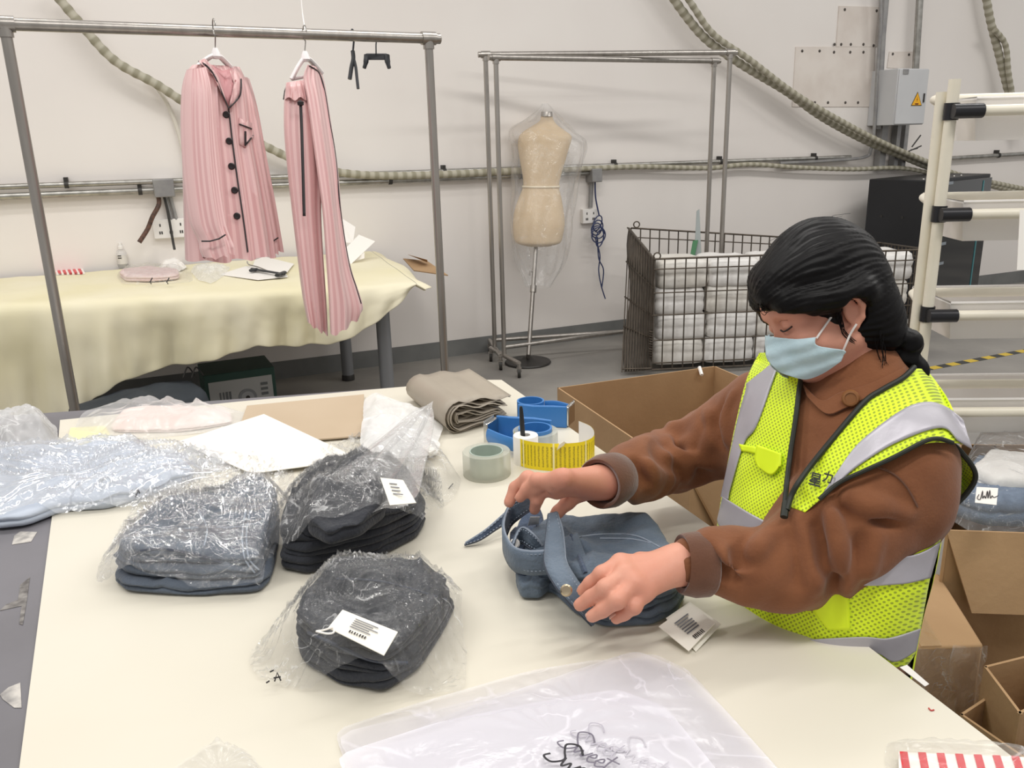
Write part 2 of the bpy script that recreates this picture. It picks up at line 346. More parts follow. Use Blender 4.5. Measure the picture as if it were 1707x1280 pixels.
b = MB(); b.tube([WS(cs + hw * .78, cz + hz * .12, .305), WS(cs + hw * .78, cz - hz * .2, .305)], .011, 10, flat=(1, .6)); b.build('handle', M_dark, t)
b = MB(); b.box(WS(cs - hw * .6, cz + hz * .88, .304), (.03, .004, .02), wallW, wallN); b.build('nameplate', M_pipe2, t)
tri = lambda o, k: [WS(cs + hw * (.33 + k * dx), cz + hz * (-.12 + k * dz), o) for dx, dz in [(-.36, -.2), (.36, -.2), (0, .3)]]
b = MB(); b.slab(tri(.303, 1), .002, wallN); w_ = b.build('warning_sign', mat('sign_black', '4a3a10', .5), t, smooth=False)
b = MB(); b.slab(tri(.3052, .87), .0008, wallN); b.build('sign_face', mat('sign_yellow', 'f2b21c', .45), t, smooth=False)
b = MB(); q = lambda dx, dz: WS(cs + hw * (.33 + dx), cz + hz * (-.12 + dz), .3062)
b.slab([q(.015, .13), q(-.035, .0), q(.0, .01), q(-.015, -.07), q(.035, .04), q(.005, .03)], .0006, wallN)
b.slab([q(-.12, -.11), q(.12, -.11), q(.1, -.16), q(-.1, -.16)], .0006, wallN); b.build('sign_symbol', mat('sign_red', '6b2a10', .5), t, smooth=False)
b = MB()
for a_ in ((1520, 245, 1535, 225), (1515, 252, 1536, 243), (1518, 250, 1530, 247)): b.tube([WP(a_[0], a_[1], .25), WP(a_[2], a_[3], .28)], .006, 6)
tag(b.build('cable_tie', M_dark), 'loose tie ends sticking up from the hose bundle', 'cable tie')
# server cabinet
M_blk = mat('black_steel', '1c1d20', .45, col2='202125', scale=3)
t = thing('server_cabinet', 'black steel server cabinet with glass door against the wall', 'cabinet', (3.6, 7.35, 0))
A = V3(3.45, 6.96, 0); fx = V3(.78, .626, 0); fx /= np.linalg.norm(fx); fy = V3(-fx[1], fx[0], 0)
Wc, Dc, Hc = 1.22, .50, 1.11
b = MB(); b.box(A + fx * Wc / 2 + fy * Dc / 2 + V3(0, 0, Hc / 2 + .06), (Wc / 2, Dc / 2, Hc / 2), fx, fy); b.build('body', M_blk, t, bevel=.008)
b = MB(); b.box(A + fx * Wc / 2 + fy * Dc / 2 + V3(0, 0, .03), (Wc / 2 - .04, Dc / 2 - .04, .03), fx, fy); b.build('plinth', M_dark, t)
b = MB(); b.box(A + fx * Wc / 2 - fy * .012 + V3(0, 0, Hc / 2 + .06), (Wc / 2 - .02, .012, Hc / 2 - .03), fx, fy); b.build('door', mat('smoked_glass', '15181c', .08, coat=.5), t, bevel=.003)
M_teal = mat('teal_edge', '4f8c92', .3)
for k in (.12, .84):
    b = MB(); b.box(A + fx * Wc * k - fy * .026 + V3(0, 0, Hc / 2 + .06), (.008, .003, Hc / 2 - .05), fx, fy); b.build('door_edge', M_teal, t, smooth=False)
b = MB(); b.box(A + fx * Wc * .48 - fy * .026 + V3(0, 0, .13), (Wc * .36, .003, .007), fx, fy); b.build('door_edge', M_teal, t, smooth=False)
for k in range(5):
    b = MB(); b.box(A + fx * Wc * .3 - fy * .026 + V3(0, 0, .45 + .17 * k), (.05, .002, .012), fx, fy); b.build('equipment_label', mat('faint_label', '8a9299', .5), t, smooth=False)
for k, z in ((.35, .86), (.72, .86)):
    b = MB(); b.lathe(A + fy * Dc * k + V3(0, 0, z) , [(.012, 0), (.012, .006)], 10, -fx); b.build('screw', M_dark, t)
for k in range(6):
    b = MB(); b.lathe(A + fx * (.1 + .14 * k) + fy * .08 + V3(0, 0, Hc + .06), [(.011, 0), (.008, .008)], 8); b.build('screw', M_pipe, t)
# floor tape
t = thing('floor_tape', 'black and yellow hazard tape on the floor behind the bin rack', 'tape', P(1550, 613, 0))
a, c = P(1535, 617, .001), P(1760, 575, .001); dd = (c - a) / np.linalg.norm(c - a); nn = V3(-dd[1], dd[0], 0); L = np.linalg.norm(c - a); k = 0
M_ty, M_tb = mat('tape_yellow', 'c9ac3f', .6), mat('tape_black', '3a3a38', .6)
while k * .09 < L:
    p0 = a + dd * k * .09; b = MB(); b.slab([p0 - nn * .03, p0 + dd * .088 - nn * .03, p0 + dd * .088 + nn * .03, p0 + nn * .03], .0012, (0, 0, 1)); b.build('stripe', M_ty if k % 2 else M_tb, t, smooth=False); k += 1
# ================================================================ clothes racks
from mathutils.bvhtree import BVHTree
M_steel = mat('brushed_steel', 'b3aea8', .32, .85, col2='a39e98', scale=30, stretch=(1, 1, .1))
M_rubber = mat('caster_rubber', '35332f', .6)
def bvh_of(o):
    me = o.data; return BVHTree.FromPolygons([o.matrix_basis @ v.co if o.parent is None else v.co for v in me.vertices], [tuple(p.vertices) for p in me.polygons])
def surf(bvh, u, v, off=.002, dep=None):
    d = ray(u, v); h = bvh.ray_cast(Vector(cC), Vector(d))
    if h[0] is None:
        if dep is None: return None
        return Q(u, v, dep)
    return np.array(h[0]) - d / np.linalg.norm(d) * off
def line_on(bvh, uvs, off=.002, n=6, dep=3.0):
    pts = spline([V3(u, v, 0) for u, v in uvs], n); out = []
    last = dep
    for p in pts:
        q = surf(bvh, p[0], p[1], off)
        if q is None: q = Q(p[0], p[1], last)
        else: last = (q - cC) @ cD
        out.append(q)
    return out
def caster(p, parent):
    b = MB(); b.tube([p + V3(-.011, 0, .035), p + V3(.011, 0, .035)], .035, 16); b.build('caster_wheel', M_rubber, parent)
    b = MB(); b.tube([p + V3(0, 0, .06), p + V3(0, 0, .1)], .012, 8); b.box(p + V3(0, 0, .055), (.017, .02, .014)); b.build('caster_fork', M_steel, parent)
def clothes_rack(A, Bp, h, r, foot, label, bar_over=.05, wheels=True):
    A = np.array(A); Bp = np.array(Bp); d = (Bp - A) / np.linalg.norm(Bp - A); n = V3(-d[1], d[0], 0); up = V3(0, 0, 1)
    t = thing('clothes_rack', label, 'clothes rack', (A + Bp) / 2 * V3(1, 1, 0), 'steel clothes racks')
    b = MB(); b.tube([A + up * h - d * bar_over, Bp + up * h + d * bar_over], r * 1.15, 14); b.build('rail', M_steel, t)
    for p in (A, Bp):
        b = MB(); b.tube([p + up * .1, p + up * h], r, 14); b.build('post', M_steel, t)
        b = MB(); b.tube([p + up * h - d * .03, p + up * h + d * .03], r * 1.45, 14); b.tube([p + up * (h - .04), p + up * h], r * 1.3, 14); b.build('joint', M_steel, t)
        b = MB(); b.tube([p + up * .1 - n * foot, p + up * .1 + n * foot], r, 12); b.build('foot', M_steel, t)
        for s in (-1, 1): caster(p + n * foot * s, t)
    b = MB(); b.tube([A + up * .16, Bp + up * .16], r * .9, 12); b.build('base_rail', M_steel, t)
    return t
zr = 1.97
A = P(7, 40, zr); Bq = P(714, 64, zr)
clothes_rack(A * V3(1, 1, 0), Bq * V3(1, 1, 0), zr, .0175, .28, 'steel clothes rack that carries the pink pajamas')
# two racks nested together behind
zk = 2.12
def rack_px(tl, trr, z): return P(tl[0], tl[1], z) * V3(1, 1, 0), P(trr[0], trr[1], z) * V3(1, 1, 0)
a1, b1 = V3(-.12, 5.95, 0), V3(1.60, 6.25, 0)
a2, b2 = V3(-.05, 5.72, 0), V3(1.53, 6.42, 0)
clothes_rack(a1, b1, 2.125, .0165, .25, 'empty steel clothes rack whose left post stands upright by the dress form')
clothes_rack(a2, b2, 2.085, .0165, .25, 'empty steel clothes rack nested and crossing the other by the dress form')

# ================================================================ pink pajamas on hangers
def pink_mat():
    mt = mat('pink_satin', 'dba3a6', .36, spec=.6, sheen=.3)
    nt = mt.node_tree; bs = nt.nodes['Principled BSDF']
    w = nt.nodes.new('ShaderNodeUVMap'); sp = nt.nodes.new('ShaderNodeSeparateXYZ'); nt.links.new(w.outputs[0], sp.inputs[0])
    mm = nt.nodes.new('ShaderNodeMath'); mm.operation = 'MULTIPLY'; mm.inputs[1].default_value = 2 * math.pi; nt.links.new(sp.outputs[0], mm.inputs[0])
    sn = nt.nodes.new('ShaderNodeMath'); sn.operation = 'SINE'; nt.links.new(mm.outputs[0], sn.inputs[0])
    m2 = nt.nodes.new('ShaderNodeMath'); m2.operation = 'MULTIPLY_ADD'; m2.inputs[1].default_value = .5; m2.inputs[2].default_value = .5; nt.links.new(sn.outputs[0], m2.inputs[0])
    r = nt.nodes.new('ShaderNodeValToRGB'); r.color_ramp.elements[0].color = lin('d3a3a3'); r.color_ramp.elements[1].color = lin('e2bab8')
    r.color_ramp.elements[0].position = .35; r.color_ramp.elements[1].position = .65
    nt.links.new(m2.outputs[0], r.inputs[0]); nt.links.new(r.outputs[0], bs.inputs['Base Color'])
    m3 = nt.nodes.new('ShaderNodeMath'); m3.operation = 'MULTIPLY_ADD'; m3.inputs[1].default_value = .22; m3.inputs[2].default_value = .28
    nt.links.new(m2.outputs[0], m3.inputs[0]); nt.links.new(m3.outputs[0], bs.inputs['Roughness'])
    return mt
M_pink = pink_mat(); M_piping = mat('black_piping', '241f22', .5)
def tubecloth(name, rows, dL, dR, nrm, parent, seg=48, stripes=14, fold=.012, freq=5, ph=0.0, sub=6, skew=0, close_bottom=False):
    """rows: (uL,vL,uR,vR,thickness) -> hanging cloth tube, open at the ends"""
    R_ = [np.array(r, float) for r in rows]; rr = spline(R_, sub); G = []; uv = []
    H = len(rr)
    for i, r in enumerate(rr):
        w = i / (H - 1); Lp = Q(r[0], r[1], dL); Rp = Q(r[2], r[3], dR); ring = []
        for k in range(seg):
            a = 2 * math.pi * k / seg; x = .5 - .5 * math.cos(a); y = math.sin(a)
            sgn = abs(y) ** .7 * (1 if y >= 0 else -1)
            f = fold * (.25 + w) * math.sin(freq * 2 * math.pi * x + ph + 1.1 * w + (1.3 if y < 0 else 0)) * (1 - (2 * x - 1) ** 6)
            f += .35 * fold * math.sin(freq * 4.7 * math.pi * x - ph * 2 + 2 * w)
            p = Lp + (Rp - Lp) * x + nrm * (sgn * r[4] + f); p = p + V3(0, 0, .006 * math.sin(3 * 2 * math.pi * x + ph) * w)
            ring.append(p); uv.append((x * stripes + (0 if y >= 0 else .5), w))
        G.append(ring)
    b = MB(); b.grid(G, close_u=True)
    o = b.build(name, M_pink, parent, uv=uv, angle=80); return o
nrm = V3(.80, -.6, 0)
dS = 2.86
T_shirt = thing('pajama_shirt', 'pink striped satin pajama shirt with black piping on white hanger', 'shirt', Q(360, 440, dS))
body = tubecloth('body', [(322, 108, 396, 112, .03), (314, 120, 402, 128, .05), (309, 150, 409, 152, .06), (308, 220, 417, 220, .065), (310, 300, 432, 300, .07), (313, 380, 446, 380, .075), (316, 436, 452, 426, .08)], dS, dS + .22, nrm, T_shirt, seg=72, stripes=15, fold=.012, freq=4, sub=8)
bv = bvh_of(body)
for nm, rows, dl, dr, ph in [('sleeve', [(314, 116, 340, 112, .025), (308, 150, 346, 150, .045), (307, 220, 350, 220, .05), (312, 300, 358, 300, .05), (322, 370, 368, 366, .05), (336, 402, 376, 391, .045), (338, 418, 384, 408, .042), (344, 432, 386, 420, .04)], dS - .07, dS - .05, 1.0),
                             ('sleeve', [(402, 128, 412, 132, .02), (408, 180, 424, 180, .03), (418, 260, 438, 258, .035), (430, 340, 453, 335, .035), (440, 395, 461, 385, .034), (444, 428, 467, 415, .03)], dS + .2, dS + .27, 2.5)]:
    tubecloth(nm, rows, dl, dr, nrm, T_shirt, seg=28, stripes=7, fold=.008, freq=2, ph=ph)
def piping(uvs, bvh, parent, r=.0028, dep=dS, off=.003, name='piping', n=8):
    b = MB(); b.tube(line_on(bvh, uvs, off, n, dep), r, 6); return b.build(name, M_piping, parent)
cuffL = [(336, 402), (350, 402), (365, 398), (376, 391)]
b = MB(); b.tube([Q(u, v, dS - .115) for u, v in cuffL], .0028, 6); b.build('piping', M_piping, T_shirt)
b = MB(); b.tube([Q(u, v, dS + .19) for u, v in [(446, 404), (455, 402), (464, 396)]], .0028, 6); b.build('piping', M_piping, T_shirt)
piping([(381, 180), (384, 205), (388, 240), (396, 300), (405, 360), (413, 420)], bv, T_shirt)
for u, v in [(379, 191), (384, 235), (388, 277), (393, 317), (397, 360)]:
    q = surf(bv, u - 2, v, .004, dS); b = MB(); b.lathe(q, [(.011, 0), (.012, .003), (.009, .006), (.004, .005)], 14, -ray(u, v)); b.build('button', M_piping, T_shirt)
# lapels
def flap(name, uvs, bvh, parent, mt, off=.006, th=.002, dep=dS, sub=1, stripes=30):
    c = V3(*[sum(x) / len(uvs) for x in zip(*uvs)], 0)
    vs = []; 
    poly = [V3(u, v, 0) for u, v in uvs]; E = []
    for i in range(len(poly)):
        for t_ in (0, .33, .66): E.append(poly[i] + (poly[(i + 1) % len(poly)] - poly[i]) * t_)
    rings = [[c + (e - c) * k for e in E] for k in (1.0, .66, .33, .02)]
    G = []; uvl = []
    for ring in rings:
        row = []
        for p in ring:
            q = surf(bvh, p[0], p[1], off)
            row.append(q if q is not None else None); uvl.append((p[0] / 10.0, p[1] / 10.0))
        G.append(row)
    known = [(p, (q - cC) @ cD) for ring, row in zip(rings, G) for p, q in zip(ring, row) if q is not None]
    for ring, row in zip(rings, G):
        for i, q in enumerate(row):
            if q is None:
                dd = dep if not known else min(known, key=lambda k: np.linalg.norm(k[0] - ring[i]))[1]
                row[i] = Q(ring[i][0], ring[i][1], dd)
    b = MB(); b.grid(G, close_u=True); return b.build(name, mt, parent, solid=th, uv=uvl, angle=80)
inner = mat('pink_inner', 'c98f92', .5)
flap('neck_opening', [(345, 104), (372, 118), (388, 113), (398, 130), (381, 178), (366, 145)], bv, T_shirt, inner, .012, dep=dS + .05)
flap('lapel', [(331, 102), (341, 97), (352, 108), (366, 132), (381, 180), (358, 127)], bv, T_shirt, M_pink, .02)
flap('lapel', [(381, 180), (400, 160), (402, 132), (390, 113), (383, 118), (390, 138)], bv, T_shirt, M_pink, .02)
piping([(331, 102), (345, 110), (358, 127), (370, 155), (381, 180)], bv, T_shirt, off=.024)
piping([(381, 181), (392, 170), (400, 159), (402, 145), (402, 132)], bv, T_shirt, off=.024)
flap('pocket', [(398, 196), (420, 205), (424, 226), (409, 246), (399, 240)], bv, T_shirt, M_pink, .005, dep=dS + .1)
piping([(399, 207), (410, 211), (420, 215)], bv, T_shirt, off=.009); piping([(422, 226), (414, 236), (408, 243)], bv, T_shirt, off=.009); piping([(409, 219), (409, 230), (409, 241)], bv, T_shirt, r=.004, off=.009)

# trousers
dT = 3.02
T_tr = thing('pajama_trousers', 'pink striped satin pajama trousers with black side piping on white hanger', 'trousers', Q(540, 555, dT))
nr2 = V3(.35, -.94, 0)
legL = tubecloth('leg', [(476, 150, 526, 150, .04), (474, 170, 530, 172, .055), (474, 220, 534, 220, .06), (480, 290, 536, 290, .06), (487, 352, 535, 352, .06), (495, 420, 538, 420, .06), (504, 492, 543, 492, .055), (513, 538, 546, 556, .05)], dT, dT + .06, nr2, T_tr, seg=44, stripes=6, fold=.012, freq=2, ph=.4)
legR = tubecloth('leg', [(512, 108, 534, 114, .02), (506, 130, 541, 140, .045), (512, 165, 546, 172, .055), (520, 220, 554, 225, .06), (530, 290, 563, 290, .06), (539, 355, 569, 361, .06), (545, 436, 582, 440, .06), (549, 500, 603, 506, .055), (552, 559, 600, 522, .05)], dT - .03, dT + .14, nr2, T_tr, seg=44, stripes=6, fold=.013, freq=2, ph=2.2)
bl, brr = bvh_of(legL), bvh_of(legR)
# waistband, gathered
rows = [(477, 138, 521, 132, .03), (476, 146, 523, 142, .045), (476, 156, 526, 154, .05), (475, 166, 529, 166, .055)]
tubecloth('waistband', rows, dT - .02, dT + .05, nr2, T_tr, seg=80, stripes=24, fold=.006, freq=14)
piping([(516, 110), (532, 122), (541, 150), (550, 205), (560, 265), (568, 355), (582, 440), (594, 480), (602, 506)], brr, T_tr, dep=dT)
b = MB(); b.tube([Q(u, v, dT + .04) for u, v in [(479, 140), (475, 152), (473, 166)]], .003, 6); b.build('piping', M_piping, T_tr)
b = MB(); pl = [V3(u, v, 0) for u, v in [(501, 172), (503, 220), (505, 290), (507, 360)]]
pp = [Q(p[0], p[1], dT - .085) for p in spline(pl, 8)]
b.grid([[p - cR * .0052 for p in pp], [p + cR * .0052 for p in pp]]); b.build('drawstring', M_piping, T_tr, solid=.002)
b = MB(); b.lathe(Q(501, 172, dT - .085), [(0, -.012), (.011, -.006), (.012, .004), (0, .012)], 10); b.build('knot', M_piping, T_tr)
# hangers
M_hw = mat('hanger_white', 'f3eeee', .35); M_wire = mat('hook_wire', '9a9793', .3, .9)
def hanger(top, neck, L_, R_, dep, dR_, mt, label, dl=0):
    t = thing('clothes_hanger', label, 'hanger', Q(neck[0], neck[1], dep), 'hangers on the rack')
    n = Q(neck[0], neck[1], dep); tp = P(top[0], top[1], zr) ; tp = Q(top[0], top[1], (tp - cC) @ cD)
    c = tp + V3(0, 0, .0); a = (Bq - A) / np.linalg.norm(Bq - A); pr = V3(-a[1], a[0], 0)
    hook = [c + V3(0, 0, -.012) + (pr * math.cos(q) + V3(0, 0, math.sin(q))) * .026 + V3(0, 0, .012) for q in np.linspace(math.pi * 1.0, -math.pi * .35, 14)]
    b = MB(); b.tube(spline(hook + [c + V3(0, 0, -.03), n + V3(0, 0, .02), n], 4), .0022, 8); b.build('hook', M_wire if mt is M_hw else mt, t)
    lp, rp = Q(L_[0], L_[1], dep + dl), Q(R_[0], R_[1], dR_)
    b = MB(); b.tube(spline([lp, lp * .45 + n * .55 + V3(0, 0, .006), n + V3(0, 0, -.004), rp * .45 + n * .55 + V3(0, 0, .006), rp], 8), .011, 10, flat=(1, .75)); b.build('arm', mt, t)
    b = MB(); b.lathe(n, [(.008, .02), (.014, .006), (.018, -.008), (.012, -.016)], 12); b.build('neck', mt, t)
    return t
hanger((357, 45), (360, 90), (318, 122), (396, 126), dS + .05, dS + .2, M_hw, 'white plastic hanger inside the pink pajama shirt')
h2 = hanger((508, 55), (509, 95), (486, 132), (536, 122), dT, dT + .1, M_hw, 'white plastic hanger holding the pink pajama trousers')
b = MB(); b.tube([Q(486, 132, dT), Q(536, 122, dT + .1)], .006, 8); b.build('trouser_bar', M_hw, h2)
M_hb = mat('hanger_black', '2a2c30', .45)
t = thing('clip_hanger', 'black clip hanger seen edge-on next to the trousers on the rail', 'hanger', Q(588, 150, 3.2))
dk = 3.22
b = MB(); b.tube(spline([Q(584, 62, dk), Q(587, 49, dk), Q(590, 60, dk), Q(589, 78, dk), Q(588, 88, dk)], 6), .004, 8); b.build('hook', M_hb, t)
b = MB(); b.tube(spline([Q(588, 85, dk), Q(589, 98, dk), Q(586, 112, dk), Q(583, 132, dk)], 5), [.008] * 11 + [.008] * 5, 8); b.build('arm', M_hb, t)
b = MB(); b.tube(spline([Q(589, 96, dk), Q(593, 112, dk), Q(595, 130, dk), Q(597, 148, dk)], 5), .006, 8); b.build('arm', M_hb, t)
t = thing('clip_hanger', 'black clip hanger facing the camera at the rail end', 'hanger', Q(627, 115, 3.3)); dk = 3.3
b = MB(); b.tube(spline([Q(623, 62, dk), Q(626, 53, dk), Q(630, 60, dk), Q(627, 72, dk), Q(627, 90, dk)], 6), .0028, 8); b.build('hook', M_hb, t)
b = MB(); b.hexa([Q(608, 100, dk), Q(648, 100, dk), Q(648, 100, dk + .02), Q(608, 100, dk + .02), Q(610, 89, dk), Q(645, 89, dk), Q(645, 89, dk + .02), Q(610, 89, dk + .02)]); b.build('bar', M_hb, t, bevel=.003)
for s, u in ((-1, 611), (1, 645)):
    b = MB(); b.tube(spline([Q(u, 92, dk - .012), Q(u + 1 * s, 103, dk - .014), Q(u + 4 * s, 114, dk - .012)], 4), [.011] * 5 + [.009, .008, .008, .007], 8); b.build('clip', M_hb, t)

# ================================================================ dress form
def ringshape(rows, dep, ratio, seg=40, sub=6, cx=0.0, wob=None, nrm_=None):
    G = []
    fw = nrm_ if nrm_ is not None else V3(0, -1, 0)
    for i, r in enumerate(spline([V3(*x) for x in rows], sub)):
        l, rr = Q(r[0], r[2], dep), Q(r[1], r[2], dep); c = (l + rr) / 2; hx = (rr - l) / 2
        rt = ratio; ring = []
        for k in range(seg):
            a = 2 * math.pi * k / seg
            s = 1.0 if wob is None else wob(i, a, r)
            ring.append(c + (hx * math.cos(a) + fw * np.linalg.norm(hx) * rt * math.sin(a)) * s)
        G.append(ring)
    return G
X = lambda x: 740 + .461 * x
Y = lambda y: 70 + .461 * y
dm = 6.02
form = thing('dress_form', 'beige tailor dress form on a metal stand in front of the wall', 'mannequin', P(880, 606, 0))
rows = [(X(351), X(392), Y(268)), (X(346), X(398), Y(285)), (X(322), X(412), Y(302)), (X(290), X(440), Y(322)), (X(272), X(462), Y(342)), (X(268), X(456), Y(372)), (X(271), X(446), Y(405)), (X(277), X(436), Y(440)), (X(284), X(424), Y(480)), (X(286), X(416), Y(522)), (X(272), X(424), Y(560)), (X(256), X(432), Y(605)), (X(249), X(437), Y(655)), (X(252), X(430), Y(700)), (X(262), X(420), Y(726)), (X(300), X(385), Y(738))]
G = ringshape(rows, dm, .62); b = MB(); b.grid(G, close_u=True); n = len(G); b.f.append(tuple((n - 1) * 40 + k for k in range(40))); b.mi.append(0); b.f.append(tuple(range(40))); b.mi.append(0)
b.build('torso', mat('linen', 'dac4a4', .75, col2='d2ba97', scale=6, bump=.15, bscale=120), form, angle=70)
G = ringshape([(X(350), X(393), Y(269)), (X(352), X(392), Y(252))], dm, .9, sub=1); b = MB(); b.grid(G, close_u=True); b.f.append(tuple(40 + k for k in range(40))); b.mi.append(0); b.build('neck_cap', M_steel, form, angle=40)
G = ringshape([(X(284.5), X(417.5), Y(519)), (X(284), X(418), Y(526))], dm, .63, sub=1); b = MB(); b.grid(G, close_u=True); b.build('waist_tape', mat('tape_cream', 'efe2c8', .7), form, solid=.004)
b = MB(); b.tube([Q(X(333), Y(735), dm), Q(X(306), Y(1130), dm - .06), P(880, 600, .02)], .016, 12); b.build('pole', M_steel, form)
b = MB(); b.tube([Q(X(324), Y(880), dm - .02), Q(X(322), Y(905), dm - .025)], .024, 12); b.tube([Q(X(324), Y(828), dm - .02), Q(X(312), Y(830), dm - .03), Q(X(310), Y(845), dm - .03)], .007, 8); b.build('clamp', M_steel, form)
b = MB(); b.lathe(P(880, 605, 0), [(.165, 0), (.17, .008), (.165, .016), (.05, .03), (.03, .05)], 32); b.build('base', M_dark, form)
def wob(i, a, r): return 1 + .05 * math.sin(7 * a + i * .15) + .04 * math.sin(13 * a - i * .3)
rows = [(X(355), X(375), Y(222)), (X(345), X(392), Y(240)), (X(300), X(425), Y(275)), (X(240), X(462), Y(315)), (X(240), X(505), Y(350)), (X(255), X(515), Y(375)), (X(250), X(500), Y(440)), (X(250), X(478), Y(530)), (X(240), X(465), Y(620)), (X(245), X(455), Y(700)), (X(262), X(435), Y(800)), (X(290), X(400), Y(860)), (X(300), X(385), Y(886))]
G = ringshape(rows, dm, .72, seg=72, wob=wob); b = MB(); b.grid(G, close_u=True)
tag(b.build('plastic_cover', plastic('film_cover', milk=.10, bump=.7, bscale=9, crease=.16, cscale=5), angle=80), 'clear plastic bag pulled over the dress form', 'plastic bag')

# ================================================================ back table with cloth
tz = .85
FL, FR = P(-140, 517, tz), P(692, 472, tz); BR = V3(-.97, 5.84, tz); BLk = V3(-3.9, 4.60, tz)
tb = thing('work_table', 'steel-legged table against the wall under a cream cloth', 'table', (FL + BR) / 2 * V3(1, 1, 0))
b = MB(); ins = lambda p, k: p * (1 - k) + (FL + FR + BR + BLk) / 4 * k
b.slab([ins(p, .06) - V3(0, 0, .04) for p in (FL, FR, BR, BLk)], .03, (0, 0, 1)); b.build('table_top', mat('mdf', '9a8a74', .7), tb, smooth=False)
M_leg = mat('leg_grey', '85878a', .4, .3)
def leg(u_top, v_top, u_bot, v_bot, dep, w):
    a, c = Q(u_top, v_top, dep), Q(u_bot, v_bot, dep); c = np.array([c[0], c[1], 0.0]); a = np.array([c[0], c[1], tz - .045])
    b = MB(); b.tube([c + V3(0, 0, .02), a], w, 20); o = b.build('leg', M_leg, tb)
    b = MB(); b.lathe(c, [(w * 1.1, 0), (w * 1.1, .03), (w, .04)], 20); b.build('leg_cap', M_dark, tb)
leg(0, 0, 647, 660, 4.75, .040); leg(0, 0, 580, 622, 5.75, .04); leg(0, 0, 30, 640, 4.4, .042)
# cloth
hem = [(-140, 720), (0, 702), (60, 702), (82, 698), (110, 672), (150, 645), (230, 622), (319, 603), (400, 578), (440, 584), (525, 577), (581, 556), (646, 514), (699, 474)]
hu = [h[0] for h in hem]; hv = [h[1] for h in hem]
NX, NT, ND = 130, 12, 16; G = []
for i in range(NX):
    s = i / (NX - 1); f = FL * (1 - s) + FR * s; k = BLk * (1 - s) + BR * s
    # round the free corner
    u_ = -140 + (692 + 140) * s; vh = np.interp(u_, hu, hv); col = []
    for j in range(NT):
        t_ = j / (NT - 1); p = k * (1 - t_) + f * t_; p = p + V3(0, 0, .006 * fbm(p[:2] * 7, 3)); col.append(p)
    d = ray(u_, vh); tt = ((f - cC) @ wallN + .05) / (d @ wallN); hb = cC + d * tt
    drop = f[2] - hb[2]
    out = wallN
    for j in range(1, ND + 1):
        t_ = j / ND; p = f - V3(0, 0, drop * t_)
        fold = (.026 * math.sin(s * 62 + 1.2 * math.sin(s * 17)) + .045 * math.sin(s * 23 + .5) + .02 * math.sin(s * 110 + 3 * t_)) * min(1, t_ * 1.1)
        fold += .008 * fbm(V3(s * 16, t_ * 2), 5)
        p = p + out * (.03 * math.sin(min(1, t_ * 3) * math.pi / 2) + fold * .8 + .02); col.append(p)
    G.append(col)
# end drop at the right
M_cloth = mat('cream_cloth', 'e4dcb8', .75, col2='eae3c8', scale=2, bump=.1, bscale=6)
b = MB(); b.grid(G)
endrow = G[-1]; E2 = []
for j in range(4):
    E2.append([p + V3(.10 * j / 3, .02 * j / 3, -.045 * (j / 3) ** 2 * (1 + .6 * math.sin(i * .9))) if i < NT else p + (endrow[NT - 1] - p) * 0 + V3(.05 * j / 3, 0, -.01 * j) for i, p in enumerate(endrow)])
b.grid(E2)
tag(b.build('tablecloth', M_cloth, angle=80, subd=1, solid=.004), 'cream cloth draped over the back table with a sagging hem', 'tablecloth')
# ---------------------------------------------------------------- things on the back table
M_paper = mat('white_paper', 'f2eee8', .6); M_film = plastic('film', milk=.10, bump=.6, bscale=20, crease=.35)
M_filmw = plastic('film_milky', milk=.45, bump=.8, bscale=14, crease=.3)
ct = tz + .008
t = thing('spray_bottle', 'small clear plastic bottle with label standing on the cream cloth', 'bottle', P(206, 446, ct))
c = P(206, 446, ct); b = MB(); b.lathe(c, [(.028, 0), (.031, .006), (.031, .09), (.026, .105), (.013, .115), (.012, .12)], 20); b.build('body', plastic('clear_bottle', milk=.35, bump=0, rough=.08), t)
b = MB(); b.lathe(c, [(.0315, .025), (.0315, .08)], 20); b.build('label', mat('bottle_label', 'dcd8d2', .5), t)
b = MB(); b.lathe(c, [(.016, .118), (.016, .135), (.010, .138), (.010, .155), (0, .157)], 16); b.build('cap', M_white, t)
for v_ in (1, 2):
    b = MB(); b.box(c + V3(0, -.032, .05 + .014 * v_), (.011, .0006, .003)); b.build('print_line', M_dark, t, smooth=False)
def sheet(name, uvs, z, mt, label, cat, th=.002, group=None, tilt=None):
    b = MB(); pts = [P(u, v, z + (tilt[i] if tilt else 0)) for i, (u, v) in enumerate(uvs)]
    b.slab(pts, th, (0, 0, 1)); return tag(b.build(name, mt, smooth=False), label, cat, group)
# red striped packet far left
t = thing('striped_packet', 'flat clear packet with red and white stripes on the cream cloth', 'packet', P(108, 440, ct))
a0, a1, c0 = P(78, 452, ct), P(138, 450, ct), P(80, 459, ct)
for k in range(7):
    p = a0 + (a1 - a0) * k / 7; q = a0 + (a1 - a0) * (k + .55) / 7; w_ = (c0 - a0)
    b = MB(); b.slab([p, q, q + w_, p + w_], .012, (0, 0, 1)); b.build('stripe', mat('red_print', 'd5454a', .5), t, smooth=False)
b = MB(); b.slab([a0 - (a1 - a0) * .05, a1, a1 + (c0 - a0), c0 - (a1 - a0) * .05], .009, (0, 0, 1)); b.build('card', M_paper, t, smooth=False)

